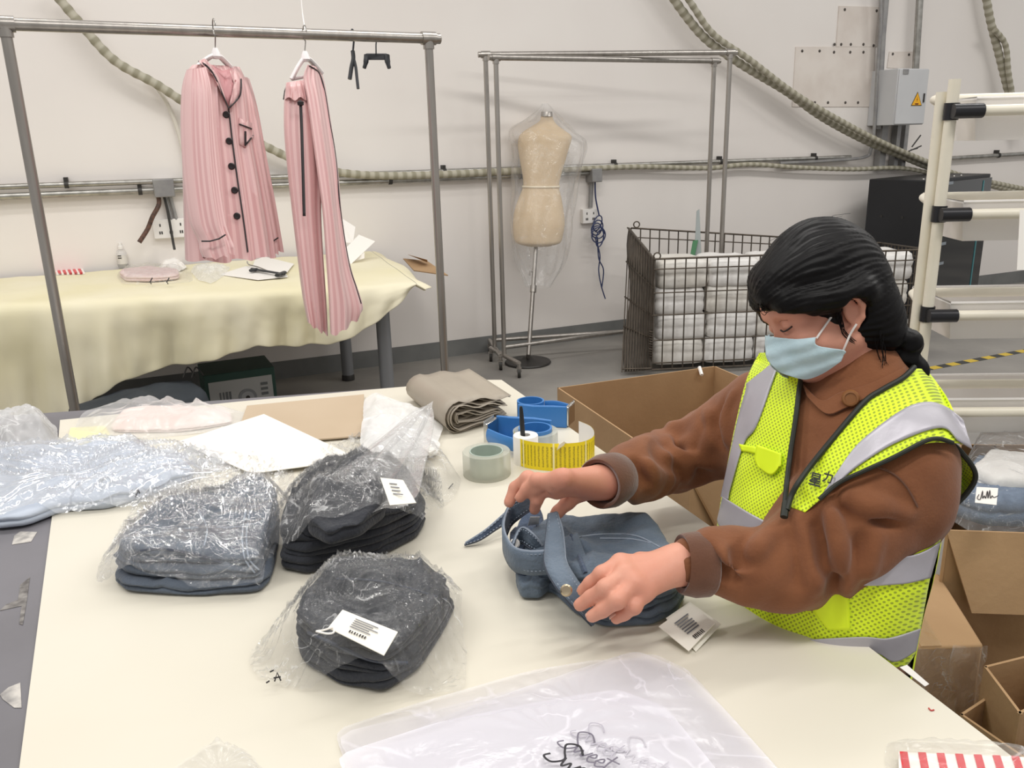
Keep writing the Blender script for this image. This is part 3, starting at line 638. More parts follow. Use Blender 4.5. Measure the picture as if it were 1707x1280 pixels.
def polyround(O, r=.22, n=5):
    out = []; N = len(O)
    for i in range(N):
        a, b, c = O[i - 1], O[i], O[(i + 1) % N]
        p, q = b + (a - b) * r, b + (c - b) * r
        for t in np.linspace(0, 1, n): out.append(p * (1 - t) ** 2 + 2 * b * t * (1 - t) + q * t * t)
    res = []
    for i in range(len(out)):
        d = out[(i + 1) % len(out)]
        for t in np.linspace(0, 1, 6, endpoint=False): res.append(out[i] * (1 - t) + d * t)
    return np.array(res)
def pillow_mesh(outline, h, z0, rings=10, na=140, prof=None, noise=.006, nf=14, seed=1, flat_noise=None, edge=.0, top=None, layers=0):
    """star-shaped padded slab: outline world xy points, height h, base z0; returns MB"""
    O = np.array([p[:2] for p in outline]); c = O.mean(0); sp = polyround(O)
    ang = np.arctan2(sp[:, 1] - c[1], sp[:, 0] - c[0]); rad = np.hypot(sp[:, 1] - c[1], sp[:, 0] - c[0]); o = np.argsort(ang)
    th = np.linspace(-math.pi, math.pi, na, endpoint=False)
    R = np.interp(th, ang[o], rad[o], period=2 * math.pi); G = []
    pr = prof or [(.90, 0), (.965, .04), (.99, .16), (1, .30), (.985, .42), (.965, .48), (.985, .54), (1.0, .66), (.985, .80), (.95, .92), (.89, .98), (.83, 1), (.76, 1.0), (.69, 1.01), (.62, 1.02), (.55, 1.02), (.48, 1.03), (.41, 1.03), (.34, 1.03), (.27, 1.03), (.2, 1.03), (.13, 1.03), (.03, 1.03)]
    for (k, zz) in pr:
        x = c[0] + np.cos(th) * R * k; y = c[1] + np.sin(th) * R * k
        z = z0 + h * zz * np.ones(na)
        if zz > 0:
            nn = fbm(np.stack([x * nf, y * nf, z * nf * 2], -1), seed, 4)
            pp_ = np.stack([x, y], -1) * nf * .8; wpp = pp_ + .8 * np.stack([vnoise(pp_ * .6, seed + 21), vnoise(pp_ * .6, seed + 22)], -1)
            cr = (1 - np.abs(vnoise(wpp * np.array([1.0, .4]), seed + 23))) ** 3 - .35
            z = z + (noise * .55 * nn + noise * .8 * cr) * min(1, zz * 1.5)
            if zz < .95:
                rr = 1 + .018 * fbm(np.stack([x * nf, y * nf, z * nf * 3], -1), seed + 9, 3); x = c[0] + (x - c[0]) * rr; y = c[1] + (y - c[1]) * rr
        if top is not None: z = np.where(zz > .5, z + top(x, y) * zz, z)
        G.append(np.stack([x, y, np.maximum(z, z0)], -1))
    b = MB(); b.grid(np.array(G), close_u=True); n = len(pr)
    b.f.append(tuple((n - 1) * na + k for k in range(na))); b.mi.append(0); b.f.append(tuple(range(na))[::-1]); b.mi.append(0)
    return b
def bag_mesh(outline, h, z0, seed=2, wr=.010, nf=11, na=140, flat=.0, nr=22, ridge=1.0, core=.62, gather=None):
    """crumpled film lying over a lump: outline wide on the table, dome over the contents"""
    O = np.array([p[:2] for p in outline]); c = O.mean(0); sp = polyround(O, .16)
    ang = np.arctan2(sp[:, 1] - c[1], sp[:, 0] - c[0]); rad = np.hypot(sp[:, 1] - c[1], sp[:, 0] - c[0]); o = np.argsort(ang)
    th = np.linspace(-math.pi, math.pi, na, endpoint=False); R = np.interp(th, ang[o], rad[o], period=2 * math.pi); G = []
    for i in range(nr):
        k = 1 - i / (nr - .4); x = c[0] + np.cos(th) * R * k; y = c[1] + np.sin(th) * R * k
        s = np.clip((1 - k) / (1 - core), 0, 1); dome = h * (s * s * (3 - 2 * s)) ** .8
        p3 = np.stack([x * nf, y * nf], -1)
        rid = 1 - 2 * np.abs(fbm(p3 + .4 * vnoise(p3 * .7, seed)[..., None], seed, 4))
        rid = rid + .6 * np.sin(th * 17 + 3 * vnoise(p3, seed + 4)) * (k ** 2)
        amp = wr * (.25 + .75 * min(1, 3 * (1 - k)))
        z = z0 + dome + flat * (1 - k) + amp * ridge * (rid * .6 + .4)
        if gather is not None: x, y, z = gather(x, y, z, k, th)
        G.append(np.stack([x, y, np.maximum(z, z0 + .0015)], -1))
    b = MB(); b.grid(np.array(G), close_u=True); b.f.append(tuple((nr - 1) * na + j for j in range(na))); b.mi.append(0)
    return b
def bag_over(outline, objs, z0, seed=2, wr=.006, nf=14, na=260, nr=64, slope=1.1, gap=.003):
    """film lying over things: follows their tops, slopes down between them and the table, with sharp creases"""
    O = np.array([p[:2] for p in outline]); c = O.mean(0); sp = polyround(O, .16)
    ang = np.arctan2(sp[:, 1] - c[1], sp[:, 0] - c[0]); rad = np.hypot(sp[:, 1] - c[1], sp[:, 0] - c[0]); o = np.argsort(ang)
    th = np.linspace(-math.pi, math.pi, na, endpoint=False); R = np.interp(th, ang[o], rad[o], period=2 * math.pi)
    R = R * (1 + .015 * vnoise(np.stack([np.cos(th) * 6, np.sin(th) * 6], -1), seed))
    trees = [bvh_of(x) for x in objs]; n = 150; lo = O.min(0) - .03; hi = O.max(0) + .03; st = (hi - lo) / (n - 1)
    H = np.zeros((n, n))
    for i in range(n):
        for j in range(n):
            p = Vector((lo[0] + st[0] * i, lo[1] + st[1] * j, z0 + .6))
            for tr in trees:
                h = tr.ray_cast(p, Vector((0, 0, -1)))
                if h[0] is not None: H[i, j] = max(H[i, j], h[0].z - z0)
    D = H.copy()   # tent: film falls away with limited slope
    for _ in range(60):
        m_ = D.copy()
        for ax in (0, 1):
            for s in (1, -1): m_ = np.maximum(m_, np.roll(D, s, ax) - slope * st[ax])
        if np.abs(m_ - D).max() < 1e-5: break
        D = m_
    for _ in range(3):
        p = np.pad(D, 1, mode='edge'); D = np.maximum((p[:-2, 1:-1] + p[2:, 1:-1] + p[1:-1, :-2] + p[1:-1, 2:] + 4 * D) / 8, H)
    G = []
    for i in range(nr):
        k = 1 - i / (nr - .4); x = c[0] + np.cos(th) * R * k; y = c[1] + np.sin(th) * R * k
        fi = np.clip((x - lo[0]) / st[0], 0, n - 1.001); fj = np.clip((y - lo[1]) / st[1], 0, n - 1.001); a, b_ = fi.astype(int), fj.astype(int); fa, fb = fi - a, fj - b_
        base = D[a, b_] * (1 - fa) * (1 - fb) + D[a + 1, b_] * fa * (1 - fb) + D[a, b_ + 1] * (1 - fa) * fb + D[a + 1, b_ + 1] * fa * fb
        p2 = np.stack([x, y], -1) * nf; wp = p2 + .9 * np.stack([vnoise(p2 * .5, seed + 1), vnoise(p2 * .5, seed + 2)], -1)
        an_ = vnoise(p2 * .22, seed + 3) * 3
        q = np.stack([np.cos(an_) * wp[:, 0] + np.sin(an_) * wp[:, 1], .35 * (-np.sin(an_) * wp[:, 0] + np.cos(an_) * wp[:, 1])], -1)
        rid = (1 - np.abs(vnoise(q, seed + 5))) ** 4 + .5 * (1 - np.abs(vnoise(q * 2.3, seed + 6))) ** 4
        edge = min(1, 6 * (1 - k)); tentw = np.clip(1.6 - base / .02, .85, 1.6)
        z = z0 + base + gap + wr * rid * (.3 + .7 * edge) * tentw
        G.append(np.stack([x, y, np.maximum(z, z0 + .0015)], -1))
    b = MB(); b.grid(np.array(G), close_u=True); b.f.append(tuple((nr - 1) * na + j for j in range(na))); b.mi.append(0)
    return b
def px(uvs, z): return [P(u, v, z) for u, v in uvs]
# folded pajamas in a clear packet on the back table
t = thing('pajama_packet', 'folded pink pajamas in a clear packet on the cream cloth', 'packet', P(250, 462, ct))
pillow_mesh(px([(200, 462), (210, 470), (255, 470), (300, 466), (298, 456), (250, 452), (206, 455)], ct), .035, ct, noise=.004, seed=4).build('folded_pajamas', mat('pink_pack', 'e6d3d0', .5, col2='d9bdbb', scale=20), t, angle=80)
bag_mesh(px([(195, 462), (205, 474), (260, 476), (322, 470), (318, 450), (250, 446), (198, 452)], ct), .045, ct, seed=5, wr=.006).build('bag', M_film, t, angle=80)
for u in (250, 278): 
    b = MB(); b.tube([P(u + 4, 463, ct + .05), P(u, 470, ct + .03), P(u + 2, 473, ct + .01)], .003, 6); b.build('piping', M_piping, t)
def tissue(uvs, h, label, seed, mt=M_paper, name='crumpled_tissue', cat='tissue', z=None, wr=.02):
    o = bag_mesh(px(uvs, z or ct), h, z or ct, seed=seed, wr=wr, nf=9, core=.4).build(name, mt, angle=70); return tag(o, label, cat)
tissue([(264, 446), (280, 454), (300, 453), (312, 446), (300, 438), (272, 438)], .03, 'crumpled white tissue by the left wall socket', 11)
tissue([(318, 452), (330, 468), (352, 474), (372, 462), (385, 446), (350, 440), (325, 442)], .02, 'white crumpled garment bag under the pink shirt', 12, M_filmw, 'plastic_bag', 'plastic bag')
sheet('paper_sheet', [(365, 458), (430, 467), (480, 462), (470, 446), (410, 444)], ct + .002, M_paper, 'white paper lying under the black clip hanger on the back table', 'paper')
sheet('paper_sheet', [(418, 452), (478, 455), (490, 440), (440, 428), (425, 434)], ct + .006, M_paper, 'white paper lying behind the black clip hanger', 'paper')
t = thing('clip_hanger', 'black clip hanger lying on white paper on the back table', 'hanger', P(446, 452, ct))
for (a, c, r) in [((420, 448), (474, 457), .011), ((418, 451), (428, 449), .016), ((462, 459), (474, 454), .016)]:
    b = MB(); b.tube([P(*a, ct + .02), P(*c, ct + .02)], r, 8, flat=(1, .6)); b.build('bar' if r < .013 else 'clip', M_hb, t)
b = MB(); b.tube(spline([P(447, 452, ct + .02), P(430, 445, ct + .02), P(415, 441, ct + .02), P(412, 436, ct + .02)], 5), .004, 6); b.build('hook', M_wire, t)
# white carton and papers behind trousers
dW = 5.2
t = thing('paper_stack', 'white folded papers standing behind the trousers on the back table', 'paper', P(590, 440, ct))
b = MB(); b.slab([Q(560, 430, dW), Q(585, 440, dW), Q(625, 402, dW + .1), Q(598, 391, dW + .1)], .006, wallN); b.build('leaf', M_paper, t, smooth=False)
b = MB(); b.slab([Q(552, 402, dW + .12), Q(588, 405, dW + .12), Q(592, 378, dW + .2), Q(570, 364, dW + .2), Q(556, 372, dW + .2)], .006, wallN); b.build('leaf', M_paper, t, smooth=False)
b = MB(); b.slab([Q(582, 438, dW + .05), Q(607, 430, dW + .05), Q(607, 421, dW + .05), Q(590, 428, dW + .05)], .01, wallN); b.build('leaf', M_paper, t, smooth=False)
M_card = mat('cardboard', 'a98863', .8, col2='b3926c', scale=4, bump=.1, bscale=60)
M_card2 = mat('cardboard_inside', '977550', .85, col2='a07e58', scale=4)
t = thing('cardboard_flap', 'piece of cardboard sticking out past the right end of the back table', 'cardboard', P(710, 452, .78))
b = MB(); b.slab(px([(672, 432), (690, 452), (747, 460), (712, 436)], .78), .006, (0, 0, 1)); b.build('panel', M_card, t, smooth=False)
b = MB(); b.slab([P(680, 424, .80), P(712, 437, .80), P(712, 433, .84), P(681, 425, .83)], .006, wallN); b.build('folded_edge', M_card2, t, smooth=False)
# boxes under the back table
M_green = mat('green_carton', '2f5147', .6, col2='294a41', scale=5)
def carton(c, hx, hy, hz_, ax, parent, name, mt):
    ay = V3(-ax[1], ax[0], 0); b = MB(); b.box(c + V3(0, 0, hz_), (hx, hy, hz_), ax, ay); return b.build(name, mt, parent, bevel=.004)
t = thing('cable_carton', 'green carton with pale printed front under the back table', 'box', P(398, 700, 0))
fl, fr = Q(342, 650, 4.75), Q(460, 640, 4.92); ax = (fr - fl) * V3(1, 1, 0); w_ = np.linalg.norm(ax); ax /= w_; ay = V3(-ax[1], ax[0], 0)
hb = Q(400, 617, 4.83)[2]; cc = ((fl + fr) / 2) * V3(1, 1, 0) + ay * .16
carton(cc, w_ / 2, .16, hb / 2, ax, t, 'carton_body', M_green)
ztop = Q(342, 620, 4.45)[2]
b = MB(); fc = ((fl + fr) / 2) * V3(1, 1, 0) + V3(0, 0, hb / 2 - .02) - ay * .002; b.box(fc, (w_ / 2 - .02, .002, hb / 2 - .025), ax, ay); b.build('front_label', mat('label_grey', 'b9bab8', .55), t, smooth=False)
o3 = fc - ay * .004
for r_, m_ in ((.052, mat('disc_grey', '8c8f92', .5)), (.036, mat('disc_light', 'aeb0b2', .5)), (.012, M_dark)):
    b = MB(); b.lathe(o3 + ax * .03 + V3(0, 0, .02) - ay * .001 * (.06 - r_) * 40, [(r_, 0), (r_, .001)], 28, -ay); b.build('printed_disc', m_, t, smooth=False)
for k in range(4):
    b = MB(); b.box(o3 - ax * (.12 - .018 * k) + V3(0, 0, .0), (.004 if k < 2 else .006, .0005, .07), ax, ay); b.build('print_line', mat('print_grey', '6d7072', .6), t, smooth=False)
for k in range(3):
    b = MB(); b.box(o3 + ax * .13 + V3(0, 0, .09 - .03 * k), (.02, .0005, .008), ax, ay); b.build('print_line', MATS['print_grey'], t, smooth=False)
t = thing('dark_bag', 'dark fabric bag with thin handles in the shade under the back table', 'bag', P(250, 720, 0))
M_bag = mat('dark_fabric', '2c3238', .8, col2='343a40', scale=6, bump=.2, bscale=20)
cb = (Q(130, 700, 4.0) + Q(330, 660, 4.35)) / 2 * V3(1, 1, 0); axb = (Q(330, 660, 4.35) - Q(130, 700, 4.0)) * V3(1, 1, 0); Lb = np.linalg.norm(axb); axb /= Lb; ayb = V3(-axb[1], axb[0], 0)
b = pillow_mesh([cb + axb * Lb * .55 * x + ayb * .2 * y for x, y in [(-1, -.8), (0, -1), (1, -.8), (1, .8), (0, 1), (-1, .8)]], .38, 0, noise=.03, nf=5, seed=8); b.build('bag_body', M_bag, t, angle=80)
for k in (0, 1):
    p = Q(313 + 14 * k, 612, 4.33); b = MB(); b.tube(spline([p - axb * .03 - V3(0, 0, .05), p, p + axb * .03 - V3(0, 0, .05)], 6), .004, 6); b.build('handle', M_dark, t)

# ================================================================ wire cage with wrapped goods
M_cage = mat('cage_wire', '5f564c', .5, .6, col2='4d453c', scale=20)
M_cagep = mat('cage_panel', '6f675e', .7, .2, col2='565049', scale=9, bump=.3, bscale=25)
cage = thing('wire_cage', 'grey wire mesh pallet cage filled with plastic-wrapped packs', 'cage', P(1085, 617, 0))
fz0 = .04
TL = Q(1050, 379, 6.2); FLt = P(1086, 439, .80); FLb = P(1086, 616, fz0); FRt = FLt + V3(1.86, .12, 0); FRb = FLb + V3(1.86, .12, 0)
FLt = np.array([FLb[0], FLb[1], .795]); FRt = np.array([FRb[0], FRb[1], .795])
BLt = Q(1052, 380, 6.3); BRt = Q(1470, 405, 6.75); BLb = BLt * V3(1, 1, 0) + V3(0, 0, fz0); BRb = BRt * V3(1, 1, 0) + V3(0, 0, fz0)
def mesh_panel(name, a, c, d, e, nv, nh, r=.0048, hs=None):
    """a bottom-left, c bottom-right, d top-right, e top-left; every wire is a piece"""
    pn = bpy.data.objects.new(name, None); COL.objects.link(pn); pn.parent = cage; pn.matrix_parent_inverse = cage.matrix_basis.inverted()
    for i in range(nv + 1):
        s = i / nv; b = MB(); b.tube([a * (1 - s) + c * s, e * (1 - s) + d * s], r, 6); b.build('wire', M_cage, pn)
    for s in (hs or [j / nh for j in range(nh + 1)]):
        b = MB(); b.tube([a * (1 - s) + e * s, c * (1 - s) + d * s], r * (1.5 if s == 1 else 1), 6); b.build('wire', M_cage, pn)
mesh_panel('front_panel', FLb, FRb, FRt, FLt, 26, 6, hs=[0, .06, .27, .5, .7, .91, 1])
mesh_panel('back_panel', BLb, BRb, BRt, BLt, 28, 6, hs=[.0, .3, .5, .75, .92, 1], r=.005)
mesh_panel('side_panel', FRb, BRb, BRt, FRt, 12, 6, hs=[0, .25, .5, .75, .92, 1], r=.005)
LBb = P(1041, 619, .03)
G = [[(LBb * (1 - t_) + TL * t_) * (1 - s) + (FLb * (1 - t_) + FLt * t_) * s + V3(-.02 * math.sin(t_ * 9) * (1 - s), .012 * fbm(V3(s * 5, t_ * 9), 3), 0) for s in np.linspace(0, 1, 10)] for t_ in np.linspace(0, 1, 16)]
b = MB(); b.grid(G); b.build('left_panel', M_cagep, cage, solid=.012, angle=60)
for k in range(11):
    s = k / 10; b = MB(); b.tube([LBb * (1 - s) + FLb * s + V3(-.02, -.015, 0), TL * (1 - s) + FLt * s + V3(-.01, -.015, 0)], .004, 6); b.build('wire', M_cage, cage)
for t_ in (.02, .3, .5, .75, 1.0):
    b = MB(); b.tube([LBb * (1 - t_) + TL * t_ + V3(-.02, -.018, 0), FLb * (1 - t_) + FLt * t_ + V3(-.005, -.018, 0)], .006, 6); b.build('wire', M_cage, cage)
for c in (FLt + V3(.02, 0, .02), TL + V3(.05, 0, .02)):
    b = MB(); b.tube([c + V3(.022 * math.cos(a), 0, .022 * math.sin(a)) for a in np.linspace(0, 2 * math.pi, 16)[:-1]], .005, 6, closed=True); b.build('ring', M_cage, cage)
b = MB(); b.tube([FLb * .62 + FLt * .38 + V3(-.012 + .014 * math.cos(k * .8), .014 * math.sin(k * .8) - .02, -k * .0022) for k in range(90)], .003, 5); b.build('spring', M_cage, cage)
# wrapped packs: separate white bundles
M_pack = mat('wrapped_pack', 'dfdcd8', .4, col2='efedea', scale=8, bump=.7, bscale=12)
M_pack2 = mat('wrapped_pack_warm', 'dcd7ce', .4, col2='e8e5df', scale=8, bump=.7, bscale=12)
xd = (FRb - FLb) / np.linalg.norm(FRb - FLb); yd = V3(-xd[1], xd[0], 0)
cnt = 0
names = ['left', 'second', 'middle', 'fourth', 'right']; rown = ['bottom', 'second', 'upper', 'top']
for r_ in range(4):
    for k in range(5):
        c = FLb + xd * (.22 + k * .355 + random.uniform(-.02, .02)) + yd * .26
        o = pillow_mesh([c + xd * .175 * x + yd * .2 * y for x, y in [(-1, -1), (0, -1.05), (1, -1), (1.03, 0), (1, 1), (0, 1), (-1, 1), (-1.03, 0)]], .18, .05 + r_ * .178, noise=.012, nf=9, seed=30 + r_ * 7 + k, na=48).build('wrapped_pack', M_pack if (r_ + k) % 3 else M_pack2, angle=80)
        tag(o, 'white plastic-wrapped pack in the wire cage, %s row, %s from the left' % (rown[r_], ['first', 'second', 'third', 'fourth', 'fifth'][k]), 'pack', 'wrapped packs in the cage')
t = thing('broom', 'green and grey broom head standing in the wire cage', 'broom', P(1150, 450, .76))
b = MB(); b.hexa([Q(1146, 450, 6.0), Q(1153, 450, 6.0), Q(1153, 450, 6.03), Q(1146, 450, 6.03), Q(1155, 401, 6.05), Q(1164, 400, 6.05), Q(1164, 400, 6.08), Q(1155, 401, 6.08)]); b.build('green_blade', mat('green_plastic', '2c6b3f', .5), t, bevel=.003)
b = MB(); b.hexa([Q(1156, 449, 6.05), Q(1170, 446, 6.05), Q(1170, 446, 6.08), Q(1156, 449, 6.08), Q(1161, 352, 6.1), Q(1166, 348, 6.1), Q(1166, 348, 6.12), Q(1161, 352, 6.12)]); b.build('grey_blade', mat('grey_plastic', '8f9695', .5), t, bevel=.003)

# ================================================================ bin rack of plastic-coated pipe
M_tubec = mat('cream_pipe', 'ece6d6', .35, col2='e4ddcb', scale=6); M_joint = mat('black_joint', '26262a', .35, .3)
rk = thing('pipe_rack', 'cream pipe rack with black joints holding translucent bins', 'rack', Q(1545, 620, 2.2) * V3(1, 1, 0))
dP = 2.2
top = Q(1592, 132, dP); base = np.array([top[0], top[1], 0.0])
# vertical by construction
off2 = V3(-.012, .036, 0)
for o_ in (V3(0, 0, 0), off2):
    b = MB(); b.tube([base + o_, base + o_ + V3(0, 0, top[2] - (.03 if o_[1] else 0))], .0155, 14); b.build('post', M_tubec, rk)
bins = [('top', 186), ('second', 357), ('third', 523), ('lowest', 682)]
hdir = V3(.995, -.06, 0); hdir /= np.linalg.norm(hdir); yv = V3(-hdir[1], hdir[0], 0)
M_bin = mat('bin_plastic', 'e9e6e1', .35, trans=.0, col2='dedbd6', scale=5)
M_bin = plastic('bin_translucent', 'f6f3f0', milk=.86, bump=.05, rough=.25, gloss=.6)
for nm, v in bins:
    u0 = 1592 - (v - 132) * .103
    # height on the post
    zz = PV(base, v); pc = base + V3(0, 0, zz) - V3(0, .032, 0)
    b = MB(); b.tube([pc - hdir * .01, pc + hdir * 1.0], .0145, 14); b.build('beam', M_tubec, rk)
    b = MB(); b.tube([pc - hdir * .012, pc + hdir * .065], .019, 12); b.tube([base + V3(0, 0, zz - .022), base + V3(0, 0, zz + .022)], .0195, 12); b.build('joint', M_joint, rk)
    pr = base + off2 + V3(.03, .10, zz + .035)
    b = MB(); b.tube([pr, pr + hdir * 1.0], .0145, 14); b.build('rear_beam', M_tubec, rk)
    b = MB(); b.tube([base + off2 + V3(0, 0, zz + .03), pr], .012, 12); b.build('side_rail', M_tubec, rk)
    # bin: tapered tray hung from the beams
    o0 = pc + hdir * .055 + yv * .02
    Wb, Db, Hb = .72, .26, .075; q = []
    for (zq, k) in ((-Hb, .02), (.03, 0)):
        for (xx, yy) in ((k, k), (Wb - k, k), (Wb - k, Db - k), (k, Db - k)): q.append(o0 + hdir * xx + yv * yy + V3(0, 0, zq))
    t = thing('storage_bin', {'top': 'translucent white bin on the top level of the pipe rack', 'second': 'translucent white bin on the second level of the pipe rack', 'third': 'translucent white bin on the third level of the pipe rack', 'lowest': 'translucent white bin on the lowest level of the pipe rack'}[nm], 'bin', o0, 'bins on the pipe rack')
    b = MB(); b.add(q, [(3, 2, 1, 0), (0, 1, 5, 4), (1, 2, 6, 5), (2, 3, 7, 6), (3, 0, 4, 7)]); b.build('tray', M_bin, t, smooth=False, solid=.003)
    b = MB(); rim = [q[i] + V3(0, 0, .002) for i in (4, 5, 6, 7)]; b.tube(rim, .005, 6, closed=True); b.build('rim', M_bin, t)
sh = thing('paper_note', 'white paper sheet hanging from the pipe rack beam at the right edge', 'paper', Q(1703, 400, 2.1))
b = MB(); b.slab([Q(1700, 350, 2.1), Q(1740, 350, 2.1), Q(1732, 450, 2.1), Q(1695, 450, 2.1)], .0012, cD * -1); b.build('leaf', M_paper, sh, smooth=False)

# ================================================================ cardboard boxes
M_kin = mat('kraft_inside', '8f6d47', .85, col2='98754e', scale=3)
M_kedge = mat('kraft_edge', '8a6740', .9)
def open_box(name, label, c4, h, z0=0.0, th=.006, flaps=(), mt=M_card):
    """c4: rim corners in order (world, xy used); walls, floor; flaps: (edge index, out length, drop, )"""
    c = [np.array([p[0], p[1], 0]) for p in c4]; t = thing(name, label, 'box', sum(c) / 4 + V3(0, 0, z0), 'cardboard boxes')
    cen = sum(c) / 4
    for i in range(4):
        a, d = c[i], c[(i + 1) % 4]; e = d - a; n = V3(e[1], -e[0], 0); n /= np.linalg.norm(n)
        if n @ ((a + d) / 2 - cen) < 0: n = -n
        b = MB(); b.slab([a + V3(0, 0, z0), d + V3(0, 0, z0), d + V3(0, 0, z0 + h), a + V3(0, 0, z0 + h)], th, -n); b.build('wall', mt, t, smooth=False)
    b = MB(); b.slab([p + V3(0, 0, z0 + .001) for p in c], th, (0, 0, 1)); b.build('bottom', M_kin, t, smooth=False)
    for (i, ln, dz) in flaps:
        a, d = c[i] + V3(0, 0, z0 + h), c[(i + 1) % 4] + V3(0, 0, z0 + h); e = d - a; n = V3(e[1], -e[0], 0); n /= np.linalg.norm(n)
        if n @ ((a + d) / 2 - cen - V3(0, 0, z0 + h)) < 0: n = -n
        k = .02; v = n * ln + V3(0, 0, dz)
        b = MB(); b.slab([a + e * k * 0, d - e * k * 0, d - e * k + v, a + e * k + v], th); b.build('flap', mt, t, smooth=False)
    return t
bz = .60
k0 = P(929, 646, bz); k1 = P(1192, 610, bz); e2 = V3(.33, -.94, 0); 
k3 = k0 + e2 * 1.02; k2 = k1 + e2 * .98
bx = open_box('cardboard_box', 'large open cardboard box behind the table corner, left of the woman', [k0, k1, k2, k3], bz, flaps=())
# folded-in flap of that box
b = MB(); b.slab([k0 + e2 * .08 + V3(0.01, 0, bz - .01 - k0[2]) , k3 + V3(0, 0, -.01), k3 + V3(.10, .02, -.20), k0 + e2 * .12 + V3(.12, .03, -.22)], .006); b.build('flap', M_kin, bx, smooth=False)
b = MB(); b.tube([P(1166, 612, bz + .004), P(1170, 625, bz - .02)], .008, 6); b.build('torn_edge', M_paper, bx)
# boxes on the right
r0 = .57
c0, c1 = P(1578, 884, r0), P(1800, 892, r0); c2, c3 = P(1790, 742, r0), P(1600, 740, r0)
rb = open_box('cardboard_box', 'open cardboard box with bagged jeans on top at the right edge', [c0, c1, c2, c3], r0, flaps=())
b = MB(); b.slab([c0, c1, P(1800, 1028, r0 - .20) , P(1620, 1022, r0 - .20)], .006); b.build('flap', M_card, rb, smooth=False)
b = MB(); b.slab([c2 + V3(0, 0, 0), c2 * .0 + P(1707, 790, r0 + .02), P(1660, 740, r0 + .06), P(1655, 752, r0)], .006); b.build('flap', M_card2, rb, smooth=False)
# jeans in bag on that box
M_den0 = mat('denim_mid', '5d7089', .8, col2='6d8099', scale=60, bump=.3, bscale=250)
t = thing('bagged_jeans', 'bagged blue jeans with white paper tag on the right cardboard box', 'bagged jeans', P(1650, 850, r0))
zz = r0 - .02
pillow_mesh(px([(1585, 860), (1640, 880), (1720, 882), (1740, 830), (1690, 792), (1620, 800)], zz), .09, zz, noise=.012, seed=21).build('folded_jeans', M_den0, t, angle=80)
pillow_mesh(px([(1612, 800), (1660, 815), (1720, 820), (1720, 775), (1650, 762)], zz + .08), .06, zz + .06, noise=.015, seed=25).build('white_lining', mat('white_fabric', 'e6e3df', .8, bump=.3, bscale=15), t, angle=80)
bag_mesh(px([(1572, 862), (1620, 888), (1700, 893), (1770, 880), (1770, 790), (1690, 745), (1610, 760)], zz + .01), .13, zz + .01, seed=23, wr=.014).build('bag', M_film, t, angle=80)
tg = [P(u, v, zz + .145) for u, v in [(1628, 812), (1664, 814), (1661, 842), (1625, 838)]]
b = MB(); b.slab(tg, .001, (0, 0, 1)); b.build('paper_tag', M_paper, t, smooth=False)
b = MB(); b.tube(spline([P(u, v, zz + .148) for u, v in [(1632, 824), (1629, 830), (1634, 832), (1638, 818), (1638, 830), (1641, 826), (1643, 830), (1646, 818), (1647, 830), (1650, 817), (1651, 830), (1654, 826), (1657, 829), (1664, 826)]], 5), .0009, 5); b.build('handwriting', M_piping, t)
# taped carton under it
M_tapef = plastic('packing_tape', 'd8b98c', milk=.35, bump=.4, rough=.15)
z1 = .42
q0, q1, q2, q3 = P(1500, 1080, z1), P(1640, 1075, z1), P(1565, 955, z1), P(1440, 965, z1)
t = thing('taped_carton', 'closed cardboard carton wrapped in clear tape behind the table corner', 'box', (q0 + q1 + q2 + q3) / 4 * V3(1, 1, 0), 'cardboard boxes')
b = MB(); b.hexa([p * V3(1, 1, 0) for p in (q0, q1, q2, q3)] + [q0, q1, q2, q3]); b.build('carton_body', M_card, t, bevel=.006)
ee = (q1 - q0); ff = (q3 - q0)
b = MB(); b.slab([q0 + ee * .25 + V3(0, 0, .002), q0 + ee * .5 + V3(0, 0, .002), q3 + ee * .5 + V3(0, 0, .002), q3 + ee * .25 + V3(0, 0, .002)], .001, (0, 0, 1)); b.build('tape', M_tapef, t, smooth=False)
def plastic_skirt():
    G = []
    for i in range(24):
        s = i / 23; a = (q0 * (1 - s) + q1 * s) if s < .6 else (q0 * .4 + q1 * .6) * (1 - (s - .6) / .4) + q1 * ((s - .6) / .4)
        G.append([a + V3(.012 * fbm(V3(s * 9, t_ * 5), 4), -.012 + .01 * fbm(V3(s * 9, t_ * 6), 7), .004 - .18 * t_) for t_ in np.linspace(0, 1, 8)])
    b = MB(); b.grid(G); return b
plastic_skirt().build('plastic_wrap', M_film, t, angle=80)
# open box at lower right
z2 = .33
s0, s1, s2, s3 = P(1600, 1190, z2), P(1760, 1085, z2), P(1900, 1120, z2), P(1760, 1300, z2)
open_box('cardboard_box', 'open cardboard box at the lower right corner beside the table', [s0, s1, s2, s3], z2, flaps=())
z2 = .40
open_box('cardboard_box', 'small open cardboard box behind the lower right one', [P(1640, 1110, z2), P(1740, 1085, z2), P(1800, 1140, z2), P(1700, 1190, z2)], .2, z0=.2, flaps=())
